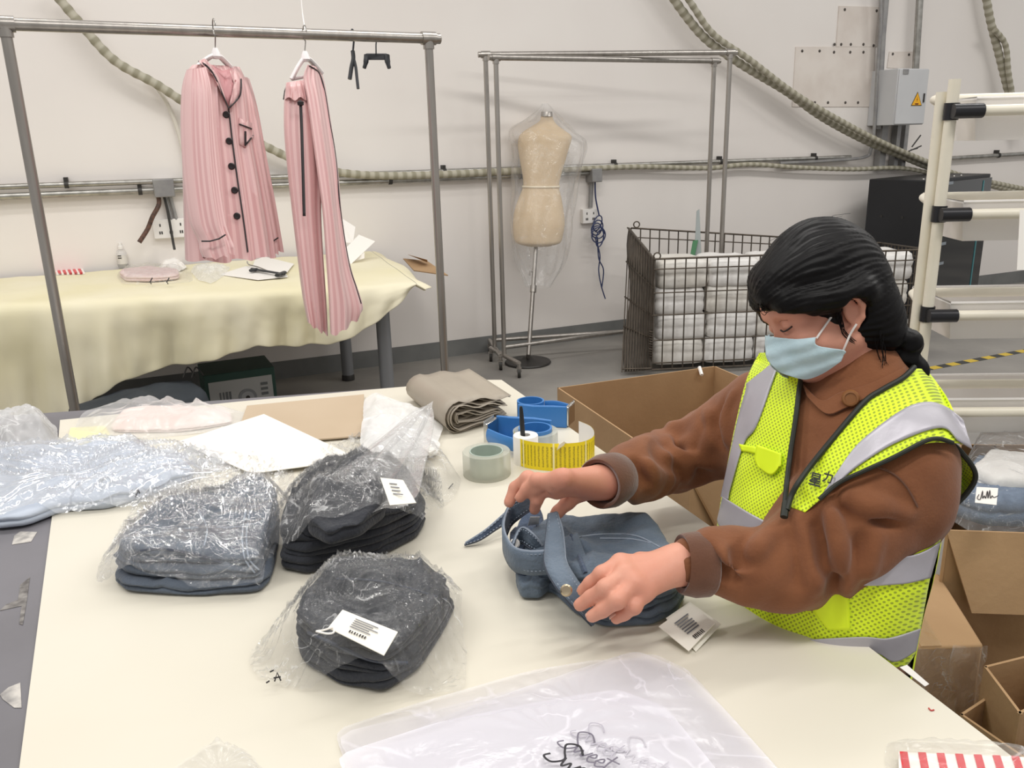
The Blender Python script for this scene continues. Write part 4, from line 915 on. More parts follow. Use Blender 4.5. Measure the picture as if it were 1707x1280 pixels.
# white bin paper strip hanging at table edge
# ================================================================ main packing table
T = .80
tF = [P(40, 1500, T), P(-420, 850, T), P(-330, 716, T), P(834, 631, T), P(1930, 1440, T)]
M_tgrey = mat('table_grey', '77757a', .55, col2='6c6a6e', scale=3, bump=.05)
pk = thing('packing_table', 'large grey packing table under a cream sheet', 'table', P(700, 1000, T) * V3(1, 1, 0))
b = MB(); b.slab([p - V3(0, 0, .04) for p in tF], .036, (0, 0, 1)); b.build('table_top', M_tgrey, pk, smooth=False)
for (u, v) in [(-250, 760), (810, 670), (1760, 1380)]:
    p = P(u, v, T); b = MB(); b.box(np.array([p[0], p[1], (T - .04) / 2]), (.03, .03, (T - .04) / 2)); b.build('leg', M_leg, pk, bevel=.003)
sh = [P(18, 1500, T), P(32, 1280, T), P(88, 850, T), P(100, 700, T), P(400, 669, T), P(800, 633, T), P(836, 633, T), P(1200, 888, T), P(1430, 1064, T), P(1707, 1276, T), P(1930, 1445, T)]
b = MB(); b.slab([p - V3(0, 0, .004) for p in sh], .004, (0, 0, 1))
M_sheet = mat('cream_sheet', 'dcd7c9', .42, col2='d8d2c2', scale=1.5, spec=.4)
tag(b.build('table_sheet', M_sheet, smooth=False), 'large cream sheet covering the packing table', 'sheet')
b = MB()
# stickers on the grey table part
def sticker(uvs, label, mt=M_paper, seed=1):
    c = V3(*[sum(x) / len(uvs) for x in zip(*uvs)], 0)
    o = MB().slab([P(u, v, T - .0035) for u, v in uvs], .0006, (0, 0, 1)).build('sticker', mt, smooth=False); return tag(o, label, 'sticker')
M_st = mat('torn_sticker', 'c9c4bd', .6, col2='8d8a88', scale=40)
sticker([(24, 893), (34, 886), (62, 887), (52, 903), (20, 908)], 'small white torn sticker on the grey table near the light blue bag', M_st)
sticker([(34, 975), (50, 962), (45, 1000), (38, 1042), (32, 1040), (36, 1010), (0, 1018), (10, 1008), (30, 1000)], 'dark torn tape residue on the grey table edge', mat('residue', '5a5654', .7, col2='8f8b87', scale=60))
sticker([(0, 1158), (14, 1146), (34, 1138), (36, 1180), (24, 1180), (5, 1166)], 'crumpled white sticker at the bottom left of the grey table', M_st)
# ================================================================ things on the packing table
def denim(name, c1, c2):
    return mat(name, c1, .82, col2=c2, scale=9, bump=.35, bscale=160, sheen=.15, lo=.3, hi=.7, detail=9)
M_den1 = denim('denim_blue', '474f5c', '5e6875'); M_den2 = denim('denim_black', '202229', '2b2e36'); M_den3 = denim('denim_charcoal', '25272c', '33363d')
M_den4 = denim('denim_light', '43505f', '667483'); M_seam = mat('seam_thread', '8d97a5', .8); M_den5 = denim('denim_inside', '38455a', '45546b')
M_seamd = mat('seam_dark', '474c58', .8)
M_filmT = plastic('film_bag', milk=.05, bump=.6, bscale=36, rough=.12, gloss=1.1, crease=.36, cscale=8.0)
M_filmL = plastic('film_layer', milk=.16, bump=.5, bscale=10, rough=.15)
def seam_on(obj, uvs, parent, mt, r=.0016, off=.0012, n=8, dep=1.6, name='seam'):
    b = MB(); b.tube(line_on(bvh_of(obj), uvs, off, n, dep), r, 5); return b.build(name, mt, parent)
def tag_card(parent, uvs, z, lines=5, bar=True, name='hang_tag', th=.0012, tilt=(0, 0, 0, 0)):
    q = [P(u, v, z + tl) for (u, v), tl in zip(uvs, tilt)]
    b = MB(); b.slab(q, th); o = b.build(name, mat('tag_card', 'f3efe2', .55), parent, smooth=False)
    ex, ey = q[1] - q[0], q[3] - q[0]; n = np.cross(ex, ey); n /= np.linalg.norm(n); n = n if n[2] > 0 else -n
    pt = lambda a, c: q[0] + ex * a + ey * c + n * (th + .0006)
    mt = mat('tag_print', '6a6a72', .6)
    for k in range(lines):
        c = .2 + .5 * k / lines; w_ = random.uniform(.3, .45)
        b = MB(); b.slab([pt(.3, c), pt(.3 + w_, c), pt(.3 + w_, c + .035), pt(.3, c + .035)], .0002, n); b.build('print_line', mt, o if False else parent, smooth=False)
    if bar:
        for k in range(7):
            a = .34 + .045 * k; b = MB(); b.slab([pt(a, .76), pt(a + random.uniform(.012, .03), .76), pt(a + .02, .88), pt(a, .88)], .0002, n); b.build('barcode_bar', M_piping, parent, smooth=False)
    return o
def mark(parent, strokes, z, r=.0012, mt=None):
    for s in strokes:
        b = MB(); b.tube([P(u, v, z) for u, v in s], r, 5); b.build('printed_mark', mt or M_piping, parent)

def jeans_pile(t, fp, n, th, mt, seed, noise=.011, nf=16, shrink=.975, name='folded_leg', lean=0.0):
    base = [P(u, v, T + .004) for u, v in fp]; c = sum(base) / len(base); out = []
    for k in range(n):
        j = np.random.RandomState(seed + k)
        o = [c + (p - c) * (shrink ** k) * (1 + j.uniform(-.025, .02)) + V3(j.uniform(-.004, .004), j.uniform(-.004, .004) + lean * k, 0) for p in base]
        out.append(pillow_mesh(o, th * 1.08, T + .001 + th * k, noise=noise * (1 + .9 * (k == n - 1)), seed=seed + 3 * k, nf=nf).build(name, mt, t, angle=80))
    return out
# --- bagged light jeans, left
t = thing('bagged_jeans', 'mid-blue jeans folded in a clear bag on the left of the cream sheet', 'bagged jeans', P(330, 930, T))
pl1 = jeans_pile(t, [(190, 968), (204, 940), (258, 908), (335, 872), (405, 848), (448, 838), (470, 862), (464, 915), (450, 968), (436, 990), (330, 993), (212, 985)], 3, .026, M_den1, 3, lean=.004)
up1 = pl1[-1]
for s_ in ([(410, 850), (404, 890), (408, 930), (425, 955)], [(418, 846), (411, 890), (415, 930), (432, 950)], [(250, 890), (320, 880), (400, 878), (440, 868)], [(330, 850), (345, 880), (340, 910)]):
    seam_on(up1, s_, t, M_seam)
seam_on(up1, [(210, 925), (260, 915), (330, 925), (390, 945)], t, M_seamd, r=.003)
bag_over(px([(160, 985), (176, 925), (222, 850), (228, 800), (330, 768), (430, 752), (492, 785), (488, 880), (456, 975), (440, 1002), (320, 1006)], T), pl1, T, seed=41, wr=.013, nf=19).build('bag', M_filmT, t, angle=80)
mark(t, [[(219, 818), (227, 812), (229, 820), (226, 828)], [(228, 812), (233, 822)]], T + .03)
# --- bagged dark jeans, middle
t = thing('bagged_jeans', 'near-black jeans in a clear bag twisted up into a peak, white tag on top', 'bagged jeans', P(600, 880, T))
pl2 = jeans_pile(t, [(468, 948), (478, 900), (515, 850), (560, 815), (640, 812), (700, 850), (714, 872), (702, 897), (640, 928), (560, 945), (512, 957)], 3, .03, M_den2, 13)
up2 = pillow_mesh(px([(508, 860), (530, 800), (560, 772), (612, 752), (632, 778), (645, 830), (600, 865), (545, 880)], T + .12), .045, T + .082, noise=.026, seed=15, nf=16).build('folded_leg', M_den2, t, angle=80)
bag_over(px([(452, 950), (480, 850), (525, 755), (610, 722), (690, 735), (735, 800), (742, 860), (705, 912), (600, 952), (500, 968)], T), pl2 + [up2], T, seed=43, wr=.018, nf=17).build('bag', M_filmT, t, angle=80)
# twisted peak of film
G = []; base = [(520, 850), (555, 790), (600, 760), (650, 760), (690, 790), (690, 830), (640, 850), (570, 860)]
tipw = Q(722, 668, (P(660, 760, T) - cC) @ cD - .02)
for t_ in np.linspace(0, 1, 14):
    row = []
    for i, p in enumerate(spline([P(u, v, T + .115) for u, v in base], 8, closed=True)):
        w_ = t_ ** .55; q = p * (1 - w_) + tipw * w_; a = i * 2 * math.pi / 64
        row.append(q + V3(math.cos(a * 5), math.sin(a * 4), .6 * math.sin(a * 7)) * .014 * math.sin(math.pi * min(1, t_ + .15)))
    G.append(row)
b = MB(); b.grid(G, close_u=True); b.build('bag_peak', plastic('film_peak', milk=.2, bump=.5, bscale=20, gloss=1.0, crease=.4), t, angle=80)
tag_card(t, [(634, 796), (672, 800), (694, 838), (650, 842)], T + .145, 4, False, tilt=(.02, .015, -.01, 0))
mark(t, [[(755, 806), (748, 814)]], T + .005, mt=M_piping)
# film tail right of it
tag(bag_mesh(px([(640, 770), (690, 790), (735, 850), (760, 830), (770, 800), (735, 755), (690, 735), (640, 745)], T), .03, T, seed=47, wr=.022, core=.5).build('plastic_bag', M_filmT, angle=80), 'loose empty clear bag crumpled right of the near-black jeans', 'plastic bag')
# --- bagged dark jeans, front
t = thing('bagged_jeans', 'dark charcoal jeans in a clear bag with white hang tag, front centre of the sheet', 'bagged jeans', P(620, 1050, T))
pl3 = jeans_pile(t, [(492, 1082), (515, 1037), (560, 992), (612, 972), (690, 974), (755, 1006), (750, 1046), (706, 1112), (645, 1153), (560, 1139), (508, 1104)], 3, .023, M_den3, 23)
up3 = pl3[-1]
seam_on(up3, [(505, 1050), (560, 1075), (620, 1100), (680, 1105)], t, M_seamd, r=.003); seam_on(up3, [(560, 965), (640, 970), (745, 1000)], t, M_seamd, r=.002)
bag_over(px([(414, 1108), (420, 1092), (468, 1050), (515, 965), (600, 926), (700, 935), (768, 985), (780, 1154), (700, 1164), (600, 1160), (500, 1154), (430, 1135)], T), pl3, T, seed=45, wr=.013, nf=19).build('bag', M_filmT, t, angle=80)
tag_card(t, [(571, 1016), (663, 1053), (640, 1092), (547, 1046)], T + .098, 5, True)
b = MB(); b.tube(spline([P(u, v, T + .10) for u, v in [(527, 1052), (540, 1050), (555, 1046), (556, 1054), (545, 1056), (527, 1052)]], 5), .0015, 5); b.build('tag_string', M_paper, t)
mark(t, [[(458, 1135), (462, 1121), (468, 1134)], [(456, 1130), (468, 1128)], [(450, 1120), (456, 1117)], [(444, 1138), (449, 1135)]], T + .016)
# --- light blue garments in bag far left
t = thing('bagged_garment', 'pale blue garments in a large clear bag hanging over the sheet at the far left', 'bagged garment', P(120, 800, T))
bs = [(-80, 830), (-20, 872), (40, 866), (100, 842), (180, 838), (260, 812), (330, 785), (300, 758), (200, 744), (90, 742), (-40, 762)]
fg = pillow_mesh(px(bs, T + .02), .03, T, noise=0.0204, seed=51, nf=10).build('folded_garment', mat('pale_blue_cloth', 'b3bccb', .8, col2='c0c8d4', scale=6), t, angle=80)
bag_over(px([(-90, 850), (0, 886), (60, 868), (150, 858), (240, 850), (300, 822), (400, 778), (330, 745), (200, 736), (60, 742), (-60, 760)], T), [fg], T, seed=53, wr=.016, nf=8, gap=.008).build('bag', plastic('film_blue', 'eef1f6', milk=.28, bump=.5, bscale=9, crease=.25, cscale=4), t, angle=80)
t2 = bag_mesh(px([(-40, 750), (0, 760), (60, 752), (98, 742), (95, 712), (60, 698), (0, 702), (-40, 712)], T), .05, T, seed=55, wr=.03, nf=8, core=.5).build('plastic_bag', M_filmw, angle=80)
tag(t2, 'crumpled white plastic bag at the far left table edge', 'plastic bag')
t = thing('bagged_garment', 'flat white garment bag with a pinkish garment by the rack leg', 'bagged garment', P(260, 705, T))
pillow_mesh(px([(180, 722), (300, 722), (390, 708), (380, 688), (300, 682), (210, 684)], T), .015, T, noise=.004, seed=57).build('folded_garment', mat('blush_cloth', 'e9dcd6', .8, col2='e6cfc6', scale=4), t, angle=80)
bag_mesh(px([(122, 722), (136, 690), (190, 674), (260, 674), (340, 680), (420, 690), (400, 715), (310, 726), (200, 736)], T), .03, T, seed=58, wr=.02, nf=8, core=.6).build('bag', plastic('film_white2', milk=.3, bump=.6, bscale=12), t, angle=80)
b = MB(); b.slab(px([(115, 727), (118, 715), (175, 712), (185, 728), (172, 740), (112, 742)], T + .003), .004, (0, 0, 1)); tag(b.build('yellow_packet', mat('pale_yellow', 'ece7b0', .5), smooth=False), 'small pale yellow packet beside the flat white garment bag', 'packet')
# --- boards, papers
sheet('cardboard_sheet', [(402, 706), (412, 678), (607, 659), (607, 712), (604, 728), (520, 735)], T + .006, mat('tan_board', 'bba78d', .75, col2='c1ae95', scale=3), 'tan cardboard sheet at the back of the packing table', 'cardboard', .004)
sheet('paper_sheet', [(297, 737), (440, 691), (600, 766), (420, 790)], T + .012, mat('bright_paper', 'f6f2e9', .6), 'large white paper lying over the tan cardboard sheet', 'paper', .002)
for k, (uvs, s_) in enumerate([([(606, 668), (625, 655), (700, 682), (740, 712), (728, 742), (650, 745), (606, 730)], 61), ([(604, 700), (650, 690), (735, 740), (728, 760), (640, 768), (600, 745)], 62)]):
    tag(bag_mesh(px(uvs, T + .012 + .01 * k), .014, T + .012 + .012 * k, seed=s_, wr=.014, nf=9, core=.6).build('plastic_bag', plastic('film_stack%d' % k, milk=.7, bump=.6, bscale=14), angle=80), ['white poly bags piled between the tan cardboard and grey mailers', 'lower white poly bags beside the paper stack'][k], 'plastic bag')
t = thing('paper_stack', 'small stack of white paper strips beside the clear tape', 'paper', P(712, 750, T))
for k in range(6):
    b = MB(); b.slab(px([(690 + k, 744 - k), (716, 762 - k), (731 - k, 757 - k), (705, 735 - k)], T + .002 + .006 * k), .004, (0, 0, 1)); b.build('leaf', M_paper, t, smooth=False)
# --- folded grey mailers
M_mail = mat('grey_poly', '9b9183', .5, col2='a69c8d', scale=3); M_mail2 = mat('grey_poly_dark', '5f5750', .5)
zf = T
f0, f1 = P(742, 728, T), P(850, 700, T); ax_b = P(668, 672, T) - f0; e = (f1 - f0); W_ = np.linalg.norm(e); e /= W_
for k in range(9):
    in_ = .0052 * k; path = []
    hh = .088 - in_ * 1.75; zb_ = .002 + in_ * .85; wid = W_ * (1.0 - .02 * k + .05 * math.sin(k * 2.1))
    for s in np.linspace(1, .22, 9): path.append((wid * s, zb_ + .004 * math.sin(9 * s + k)))
    r_ = (hh) / 2; cx_ = .22 * wid
    for a in np.linspace(0, math.pi, 9)[1:-1]: path.append((cx_ - math.sin(a) * min(r_ * 1.1, cx_ * .95 - in_), zb_ + r_ - math.cos(a) * r_))
    for s in np.linspace(.22, 1, 11): path.append((wid * s * (1.03 - .01 * k), zb_ + hh - .030 * (s - .22) ** 1.0 + .005 * math.sin(14 * s + 1.3 * k)))
    G = []
    for j, w_ in enumerate(np.linspace(0, 1, 8)):
        sq = 1 - .12 * w_
        G.append([f0 + ax_b * (w_ + .03 * math.sin(k * 1.7) * (1 - w_)) + e * (x_ * (1 + .05 * w_) + (.02 * w_)) + V3(0, 0, z_ * sq) for x_, z_ in path])
    b = MB(); b.grid(G); o = b.build('grey_mailer', M_mail, smooth=True, angle=80, solid=.0016)
    tag(o, 'grey plastic mailing bag in the folded stack, %s layer from outside' % ['first', 'second', 'third', 'fourth', 'fifth', 'sixth', 'seventh', 'eighth', 'innermost'][k], 'mailing bag', 'folded grey mailing bags')
# --- tape dispensers, tape, labels
M_bluep = mat('blue_plastic', '3b7bbd', .35); M_tape = plastic('clear_tape', 'e9ebdd', milk=.4, bump=.0, rough=.1); M_core = mat('core_card', 'a9b7ac', .6)
M_chrome = mat('chrome', 'c8c8c6', .15, 1.0)
def dispenser(c, d, label, s=1.0, roll=True):
    d = np.array(d); d /= np.linalg.norm(d); n = V3(-d[1], d[0], 0)
    t = thing('tape_dispenser', label, 'tape dispenser', c, 'tape dispensers')
    b = MB(); b.lathe(c, [(.036 * s, .0), (.036 * s, .062 * s), (.041 * s, .062 * s), (.041 * s, 0)], 36, close=True); b.build('hub', M_bluep, t)
    if roll:
        b = MB(); b.lathe(c, [(.042 * s, .004), (.042 * s, .054 * s), (.055 * s, .054 * s), (.055 * s, .004)], 40, close=True); b.build('tape_roll', M_tape, t)
    b = MB(); prof = [(-.02, -.058), (.03, -.06), (.085, -.046), (.125, -.04), (.125, -.034), (.085, -.036), (.03, -.05), (-.02, -.05)]
    b.slab([c + d * x * s + n * y * s for x, y in prof], .066 * s, (0, 0, 1)); b.build('side_plate', M_bluep, t, bevel=.003)
    b = MB(); b.slab([c + d * x * s + n * y * s + V3(0, 0, .001) for x, y in [(.05, -.045), (.125, -.036), (.128, .02), (.06, .03)]], .008 * s, (0, 0, 1)); b.build('base_plate', M_bluep, t, bevel=.003)
    b = MB(); b.slab([c + d * x * s + n * y * s + V3(0, 0, .004) for x, y in [(.118, -.036), (.13, -.034), (.132, .022), (.12, .022)]], .058 * s, (0, 0, 1)); b.build('cutter_guard', M_chrome, t, bevel=.002)
    for k in range(9):
        b = MB(); p = c + d * .131 * s + n * (-.03 + .0062 * k) * s + V3(0, 0, .062 * s); b.add([p - n * .003, p + n * .003, p + V3(0, 0, .007), p - n * .003 - d * .002, p + n * .003 - d * .002, p + V3(0, 0, .007) - d * .002], [(0, 1, 2), (5, 4, 3), (0, 2, 5, 3), (1, 4, 5, 2), (0, 3, 4, 1)]); b.build('tooth', M_chrome, t, smooth=False)
    b = MB(); b.tube(spline([c + d * .03 * s + n * .05 * s + V3(0, 0, .03), c + d * .07 * s + n * .045 * s + V3(0, 0, .034), c + d * .12 * s + n * .02 * s + V3(0, 0, .034)], 6), .011 * s, 10, flat=(.6, 1.6)); b.build('arm', M_bluep, t)
    return t
cA = P(893, 752, T); dispenser(cA, P(826, 742, T) - cA, 'blue tape dispenser with clear tape loaded, nearer of the two', 1.05)
cB = P(885, 700, T); dispenser(cB, P(945, 706, T) - cB, 'blue tape dispenser standing behind, empty hub', .95, False)
t = thing('tape_roll', 'roll of clear packing tape on the cream sheet left of the yellow labels', 'tape', P(812, 790, T)); c = P(812, 790, T)
b = MB(); b.lathe(c, [(.041, .0), (.041, .06), (.056, .06), (.0575, .058), (.0575, .002), (.056, 0)], 48, close=True); b.build('tape', M_tape, t)
b = MB(); b.lathe(c, [(.0375, .001), (.0375, .0605), (.0405, .0605), (.0405, .001)], 48, close=True); b.build('core', M_core, t)
t = thing('label_roll', 'small white label roll with black marker pen standing in it', 'label roll', P(877, 775, T)); c = P(877, 770, T)
b = MB(); b.lathe(c, [(.012, 0), (.012, .072), (.03, .072), (.031, .07), (.031, 0)], 32, close=True); b.build('roll', M_paper, t)
pen = MB(); pen.lathe(c + V3(-.004, 0, .004), [(.0055, 0), (.006, .02), (.006, .1), (.0045, .135), (.003, .142)], 14, (V3(-.04, .0, 1))); tag(pen.build('marker_pen', M_blk), 'slim black pen standing in the label roll', 'pen')
def label_mat():
    mt = mat('yellow_labels', 'f1da18', .45); nt = mt.node_tree; bs_ = nt.nodes['Principled BSDF']; L = nt.links
    uvn = nt.nodes.new('ShaderNodeUVMap'); sp = nt.nodes.new('ShaderNodeSeparateXYZ'); L.new(uvn.outputs[0], sp.inputs[0])
    def m(op, a, b_=None, c_=None):
        n = nt.nodes.new('ShaderNodeMath'); n.operation = op
        for i, x in enumerate((a, b_, c_)):
            if x is None: continue
            if isinstance(x, (int, float)): n.inputs[i].default_value = x
            else: L.new(x, n.inputs[i])
        return n.outputs[0]
    fx_ = m('FRACT', m('MULTIPLY', sp.outputs[0], 5.0)); gap = m('LESS_THAN', fx_, .05)
    ln = m('GREATER_THAN', m('FRACT', m('MULTIPLY', sp.outputs[0], 40.0)), .55)
    nz = nt.nodes.new('ShaderNodeTexNoise'); nz.inputs['Scale'].default_value = 1.0; nz.inputs['Detail'].default_value = 2
    mp = nt.nodes.new('ShaderNodeMapping'); mp.inputs['Scale'].default_value = (160, 60, 1); L.new(uvn.outputs[0], mp.inputs[0]); L.new(mp.outputs[0], nz.inputs['Vector'])
    tx = m('MULTIPLY', m('MULTIPLY', ln, m('GREATER_THAN', nz.outputs['Fac'], .47)), m('MULTIPLY', m('GREATER_THAN', sp.outputs[1], .12), m('LESS_THAN', sp.outputs[1], .88)))
    mx = nt.nodes.new('ShaderNodeMix'); mx.data_type = 'RGBA'; mx.inputs[6].default_value = lin('f0d714'); mx.inputs[7].default_value = lin('7d6a10'); L.new(m('MULTIPLY', tx, .8), mx.inputs[0])
    m3 = nt.nodes.new('ShaderNodeMix'); m3.data_type = 'RGBA'; L.new(mx.outputs[2], m3.inputs[6]); m3.inputs[7].default_value = lin('f4ecb5'); L.new(gap, m3.inputs[0])
    geo = nt.nodes.new('ShaderNodeNewGeometry'); m4 = nt.nodes.new('ShaderNodeMix'); m4.data_type = 'RGBA'
    L.new(m3.outputs[2], bs_.inputs['Base Color']); return mt
M_lab = label_mat()
path = spline([P(u, v, T) for u, v in [(858, 762), (864, 775), (890, 783), (930, 786), (970, 783), (990, 772), (986, 756), (965, 745)]], 10)
t = thing('label_strip', 'strip of yellow printed labels standing in a curve beside the tape', 'labels', P(925, 785, T))
hh = .072; Gf = [[p + V3(0, 0, .001) for p in path], [p + V3(0, 0, hh / 2) for p in path], [p + V3(0, 0, hh) for p in path]]
uv = [(i / (len(path) - 1), v_) for v_ in (0, .5, 1) for i in range(len(path))]
b = MB(); b.grid(Gf); b.build('label_face', M_lab, t, uv=uv, angle=80)
cen = sum(path) / len(path); inn = [p + (cen - p) / np.linalg.norm(cen - p) * .0008 for p in path]
b = MB(); b.grid([[p + V3(0, 0, .001) for p in inn], [p + V3(0, 0, hh) for p in inn]]); b.build('backing_paper', M_paper, t, angle=80)
b = MB(); b.slab([P(922, 768, T), P(965, 752, T), P(940, 735, T + .085), P(932, 740, T + .085)], .001); b.build('backing_corner', M_paper, t, smooth=False)
t = MB().lathe(P(946, 793, T), [(.004, 0), (.009, 0), (.009, .004), (.004, .004)], 16, close=True).build('snap_button', mat('green_metal', '5b6b5c', .4, .5)); tag(t, 'small metal snap button in front of the yellow labels', 'button')

# --- jeans being folded in the middle
J = thing('folded_jeans', 'blue denim jeans being folded by the woman with waistband raised', 'jeans', P(1000, 950, T))
plj = jeans_pile(J, [(868, 962), (878, 940), (915, 912), (1000, 900), (1075, 905), (1112, 942), (1142, 996), (1128, 1022), (1080, 1040), (1010, 1047), (960, 1026), (915, 985), (872, 985)], 3, .024, M_den4, 71, noise=.008, lean=.003)
upj = plj[-1]
for s_ in ([(950, 890), (960, 920), (975, 953)], [(1000, 897), (1050, 898), (1085, 905)], [(960, 895), (1010, 890), (1060, 893), (1100, 912)]): seam_on(upj, s_, J, M_seam, r=.0014)
seam_on(upj, [(952, 892), (964, 925), (976, 955)], J, M_den5, r=.004)
def band(name, pts, width, mt, parent, up=None, th=.004, stitch=True, n=10, sub=0):
    """pts: (u,v,z) of the lower edge; width vector list or scalar upward"""
    pl = spline([np.array(p) for p in pts], n) if len(pts[0]) == 3 and abs(pts[0][0]) < 20 else spline([P(*p) for p in pts], n)
    W = spline([np.array(w_, float) for w_ in up], n) if up is not None else [V3(0, 0, width)] * len(pl)
    G = [[p + w_ * k for p, w_ in zip(pl, W)] for k in (0, .33, .66, 1)]
    b = MB(); b.grid(G); o = b.build(name, mt, parent, angle=80, solid=th)
    if stitch:
        for k in (.14, .86):
            for q0 in range(0, len(pl) - 2, 2):
                b = MB(); b.tube([pl[q0] + W[q0] * k + (cC - pl[q0]) * .0032, pl[q0 + 1] + W[q0 + 1] * k + (cC - pl[q0 + 1]) * .0032], .0009, 5); b.build('stitch', M_seam, parent)
        for k in (.0, 1.0):
            b = MB(); b.tube([p + w_ * k for p, w_ in zip(pl, W)], .0019, 6); b.build('waistband_edge', M_seam if k == 1 else M_seamd, parent)
    return o
wz = .044
M_denw = denim('denim_waistband', '4d5b6b', '6f7d8c')
# loop of waistband: near rim, left side, back rim rising to the far hand, front rim from the hand down to the button
band('waistband', [(912, 956, T + .055), (882, 957, T + .052), (855, 947, T + .048), (841, 914, T + .052), (850, 880, T + .06), (868, 862, T + .085), (888, 848, T + .10)], wz, M_denw, J, up=[(0, 0, wz)] * 5 + [(0, 0, .036), (0, 0, .03)])
band('waistband', [(914, 858, T + .125), (911, 890, T + .108), (908, 920, T + .098), (909, 944, T + .095), (924, 974, T + .088), (948, 1004, T + .066), (986, 1043, T + .022)], wz, M_denw, J, up=[(.016, 0, .004), (.028, .002, .006), (.034, .004, .004), (.035, .006, .004), (.034, .014, .004), (.028, .020, .006), (.018, .020, .006)])
band('front_panel', [(918, 905, T + .07), (930, 945, T + .062), (950, 985, T + .05), (985, 1022, T + .035)], .03, M_den4, J, up=[(.05, .01, .012), (.05, .0, .016), (.05, 0, .015), (.04, 0, .01)], stitch=False)
band('fly_flap', [(774, 908, T + .005), (800, 900, T + .012), (825, 884, T + .02), (850, 868, T + .03)], .02, M_den5, J, up=[(.002, .004, .002), (.01, .018, .012), (.014, .024, .02), (.016, .026, .03)], stitch=True)
pillow_mesh(px([(846, 928), (852, 892), (872, 866), (905, 862), (914, 900), (908, 940), (870, 948)], T + .05), .035, T + .028, noise=.014, seed=77, nf=26).build('inner_lining', M_den5, J, angle=80)
band('inner_fold', [(855, 925, T + .06), (866, 905, T + .07), (885, 915, T + .07), (905, 922, T + .065)], .02, M_den4, J, up=[(0, 0, .02), (.004, 0, .03), (.004, 0, .03), (0, 0, .015)])
pillow_mesh(px([(858, 962), (872, 950), (905, 955), (918, 972), (900, 986), (868, 985)], T + .02), .03, T + .005, noise=0.0102, seed=79, nf=33).build('rolled_hem', M_den4, J, angle=80)
for (u, v, z_) in [(944, 984, T + .102), (858, 906, T + .075)]:
    c = P(u, v, z_); b = MB(); b.lathe(c, [(.0085, -.004), (.0095, 0), (.007, .003), (.003, .002)], 18, cC - c); b.build('jeans_button', mat('brass', 'b9aa90', .3, .9) if u > 900 else M_paper, J)
b = MB(); b.slab([P(884, 862, T + .10), P(900, 862, T + .10), P(898, 874, T + .07), P(880, 876, T + .07)], .001); b.build('care_label', M_paper, J, smooth=False)
for s_ in ([(930, 985), (938, 965)], [(950, 998), (960, 975)]): pass
tag_card(J, [(1110, 1030), (1150, 1003), (1202, 1040), (1160, 1086)], T + .012, 0, False, name='hang_tag', tilt=(0, .01, 0, -.01))
tag_card(J, [(1098, 1044), (1150, 1006), (1192, 1038), (1148, 1085)], T + .018, 6, True, name='hang_tag', tilt=(0, .01, .003, -.01))

# --- pile of empty printed bags at the bottom
def sweet(parent, u0, v0, z, ang, size, mt, r=.0014, full=True):
    S = [[(.95, .95), (.6, 1.2), (.25, 1.0), (.4, .7), (.62, .4), (.35, .05), (0, .1), (.1, .32)], [(.62, .5), (.72, .12), (.9, .4), (1.0, .12), (1.22, .5)], [(1.18, .28), (1.42, .36), (1.36, .52), (1.22, .3), (1.32, .08), (1.55, .2)], [(1.5, .28), (1.74, .36), (1.68, .52), (1.54, .3), (1.64, .08), (1.9, .25)], [(1.95, .9), (1.9, .4), (1.95, .08), (2.1, .15)], [(1.72, .62), (2.2, .68)]]
    o = P(u0, v0, z); dx = P(u0 + math.cos(ang) * 10, v0 + math.sin(ang) * 10, z) - o; dx /= np.linalg.norm(dx); dy = np.cross((0, 0, 1), dx)
    for s in S:
        b = MB(); b.tube(spline([o + dx * x * size + dy * y * size for x, y in s], 6), r, 5, flat=(1, .3)); b.build('script_print', mt, parent)
M_pr = [mat('print_black', '25232a', .5), mat('print_grey2', '6f6a78', .5), mat('print_faint', 'b4b0bb', .5), mat('print_faint2', 'c3c0c8', .5)]
outs = [[(556, 1218), (700, 1172), (880, 1120), (985, 1102), (1075, 1098), (1130, 1125), (1230, 1220), (1330, 1330), (600, 1340)],
        [(560, 1225), (720, 1185), (900, 1140), (1000, 1110), (1090, 1090), (1150, 1120), (1250, 1230), (1340, 1330), (620, 1340)],
        [(640, 1240), (780, 1180), (940, 1125), (1060, 1085), (1140, 1118), (1210, 1185), (1320, 1310), (660, 1345)],
        [(560, 1260), (730, 1205), (930, 1165), (1030, 1150), (1110, 1180), (1200, 1290), (1210, 1340), (600, 1345)]]
for k, o_ in enumerate(outs):
    zk_ = T + .002 + .006 * k
    t = thing('garment_bag', ['bottom', 'second', 'third', 'topmost'][k] + ' empty clear garment bag with script print in the pile at the front edge', 'plastic bag', P(900, 1250, T), 'printed garment bags')
    bag_mesh(px(o_, zk_), .008, zk_, seed=81 + k, wr=.007, nf=4, core=.7, na=160).build('film', plastic('film_pile%d' % k, 'f6f4fb', milk=[.35, .35, .4, .72][k], bump=.3, bscale=7, rough=.18, gloss=.8, crease=.25, cscale=4), t, angle=80)
    u0, v0, sz = [(1012, 1246, .036), (948, 1222, .034), (926, 1240, .037), (903, 1262, .038)][k]
    sweet(t, u0, v0, T + .036 + .001 * k, .55, sz, M_pr[[3, 2, 1, 0][k]], r=[.0008, .0009, .0012, .0016][k])
tag(bag_mesh(px([(285, 1285), (360, 1238), (420, 1262), (450, 1300), (400, 1330), (300, 1330)], T), .01, T, seed=91, wr=.02, nf=7, core=.6).build('plastic_bag', M_filmL, angle=80), 'loose clear bag cut off by the bottom edge of the picture', 'plastic bag')
t = thing('striped_packet', 'red and white striped garment in a clear packet at the bottom right corner', 'packet', P(1600, 1270, T))
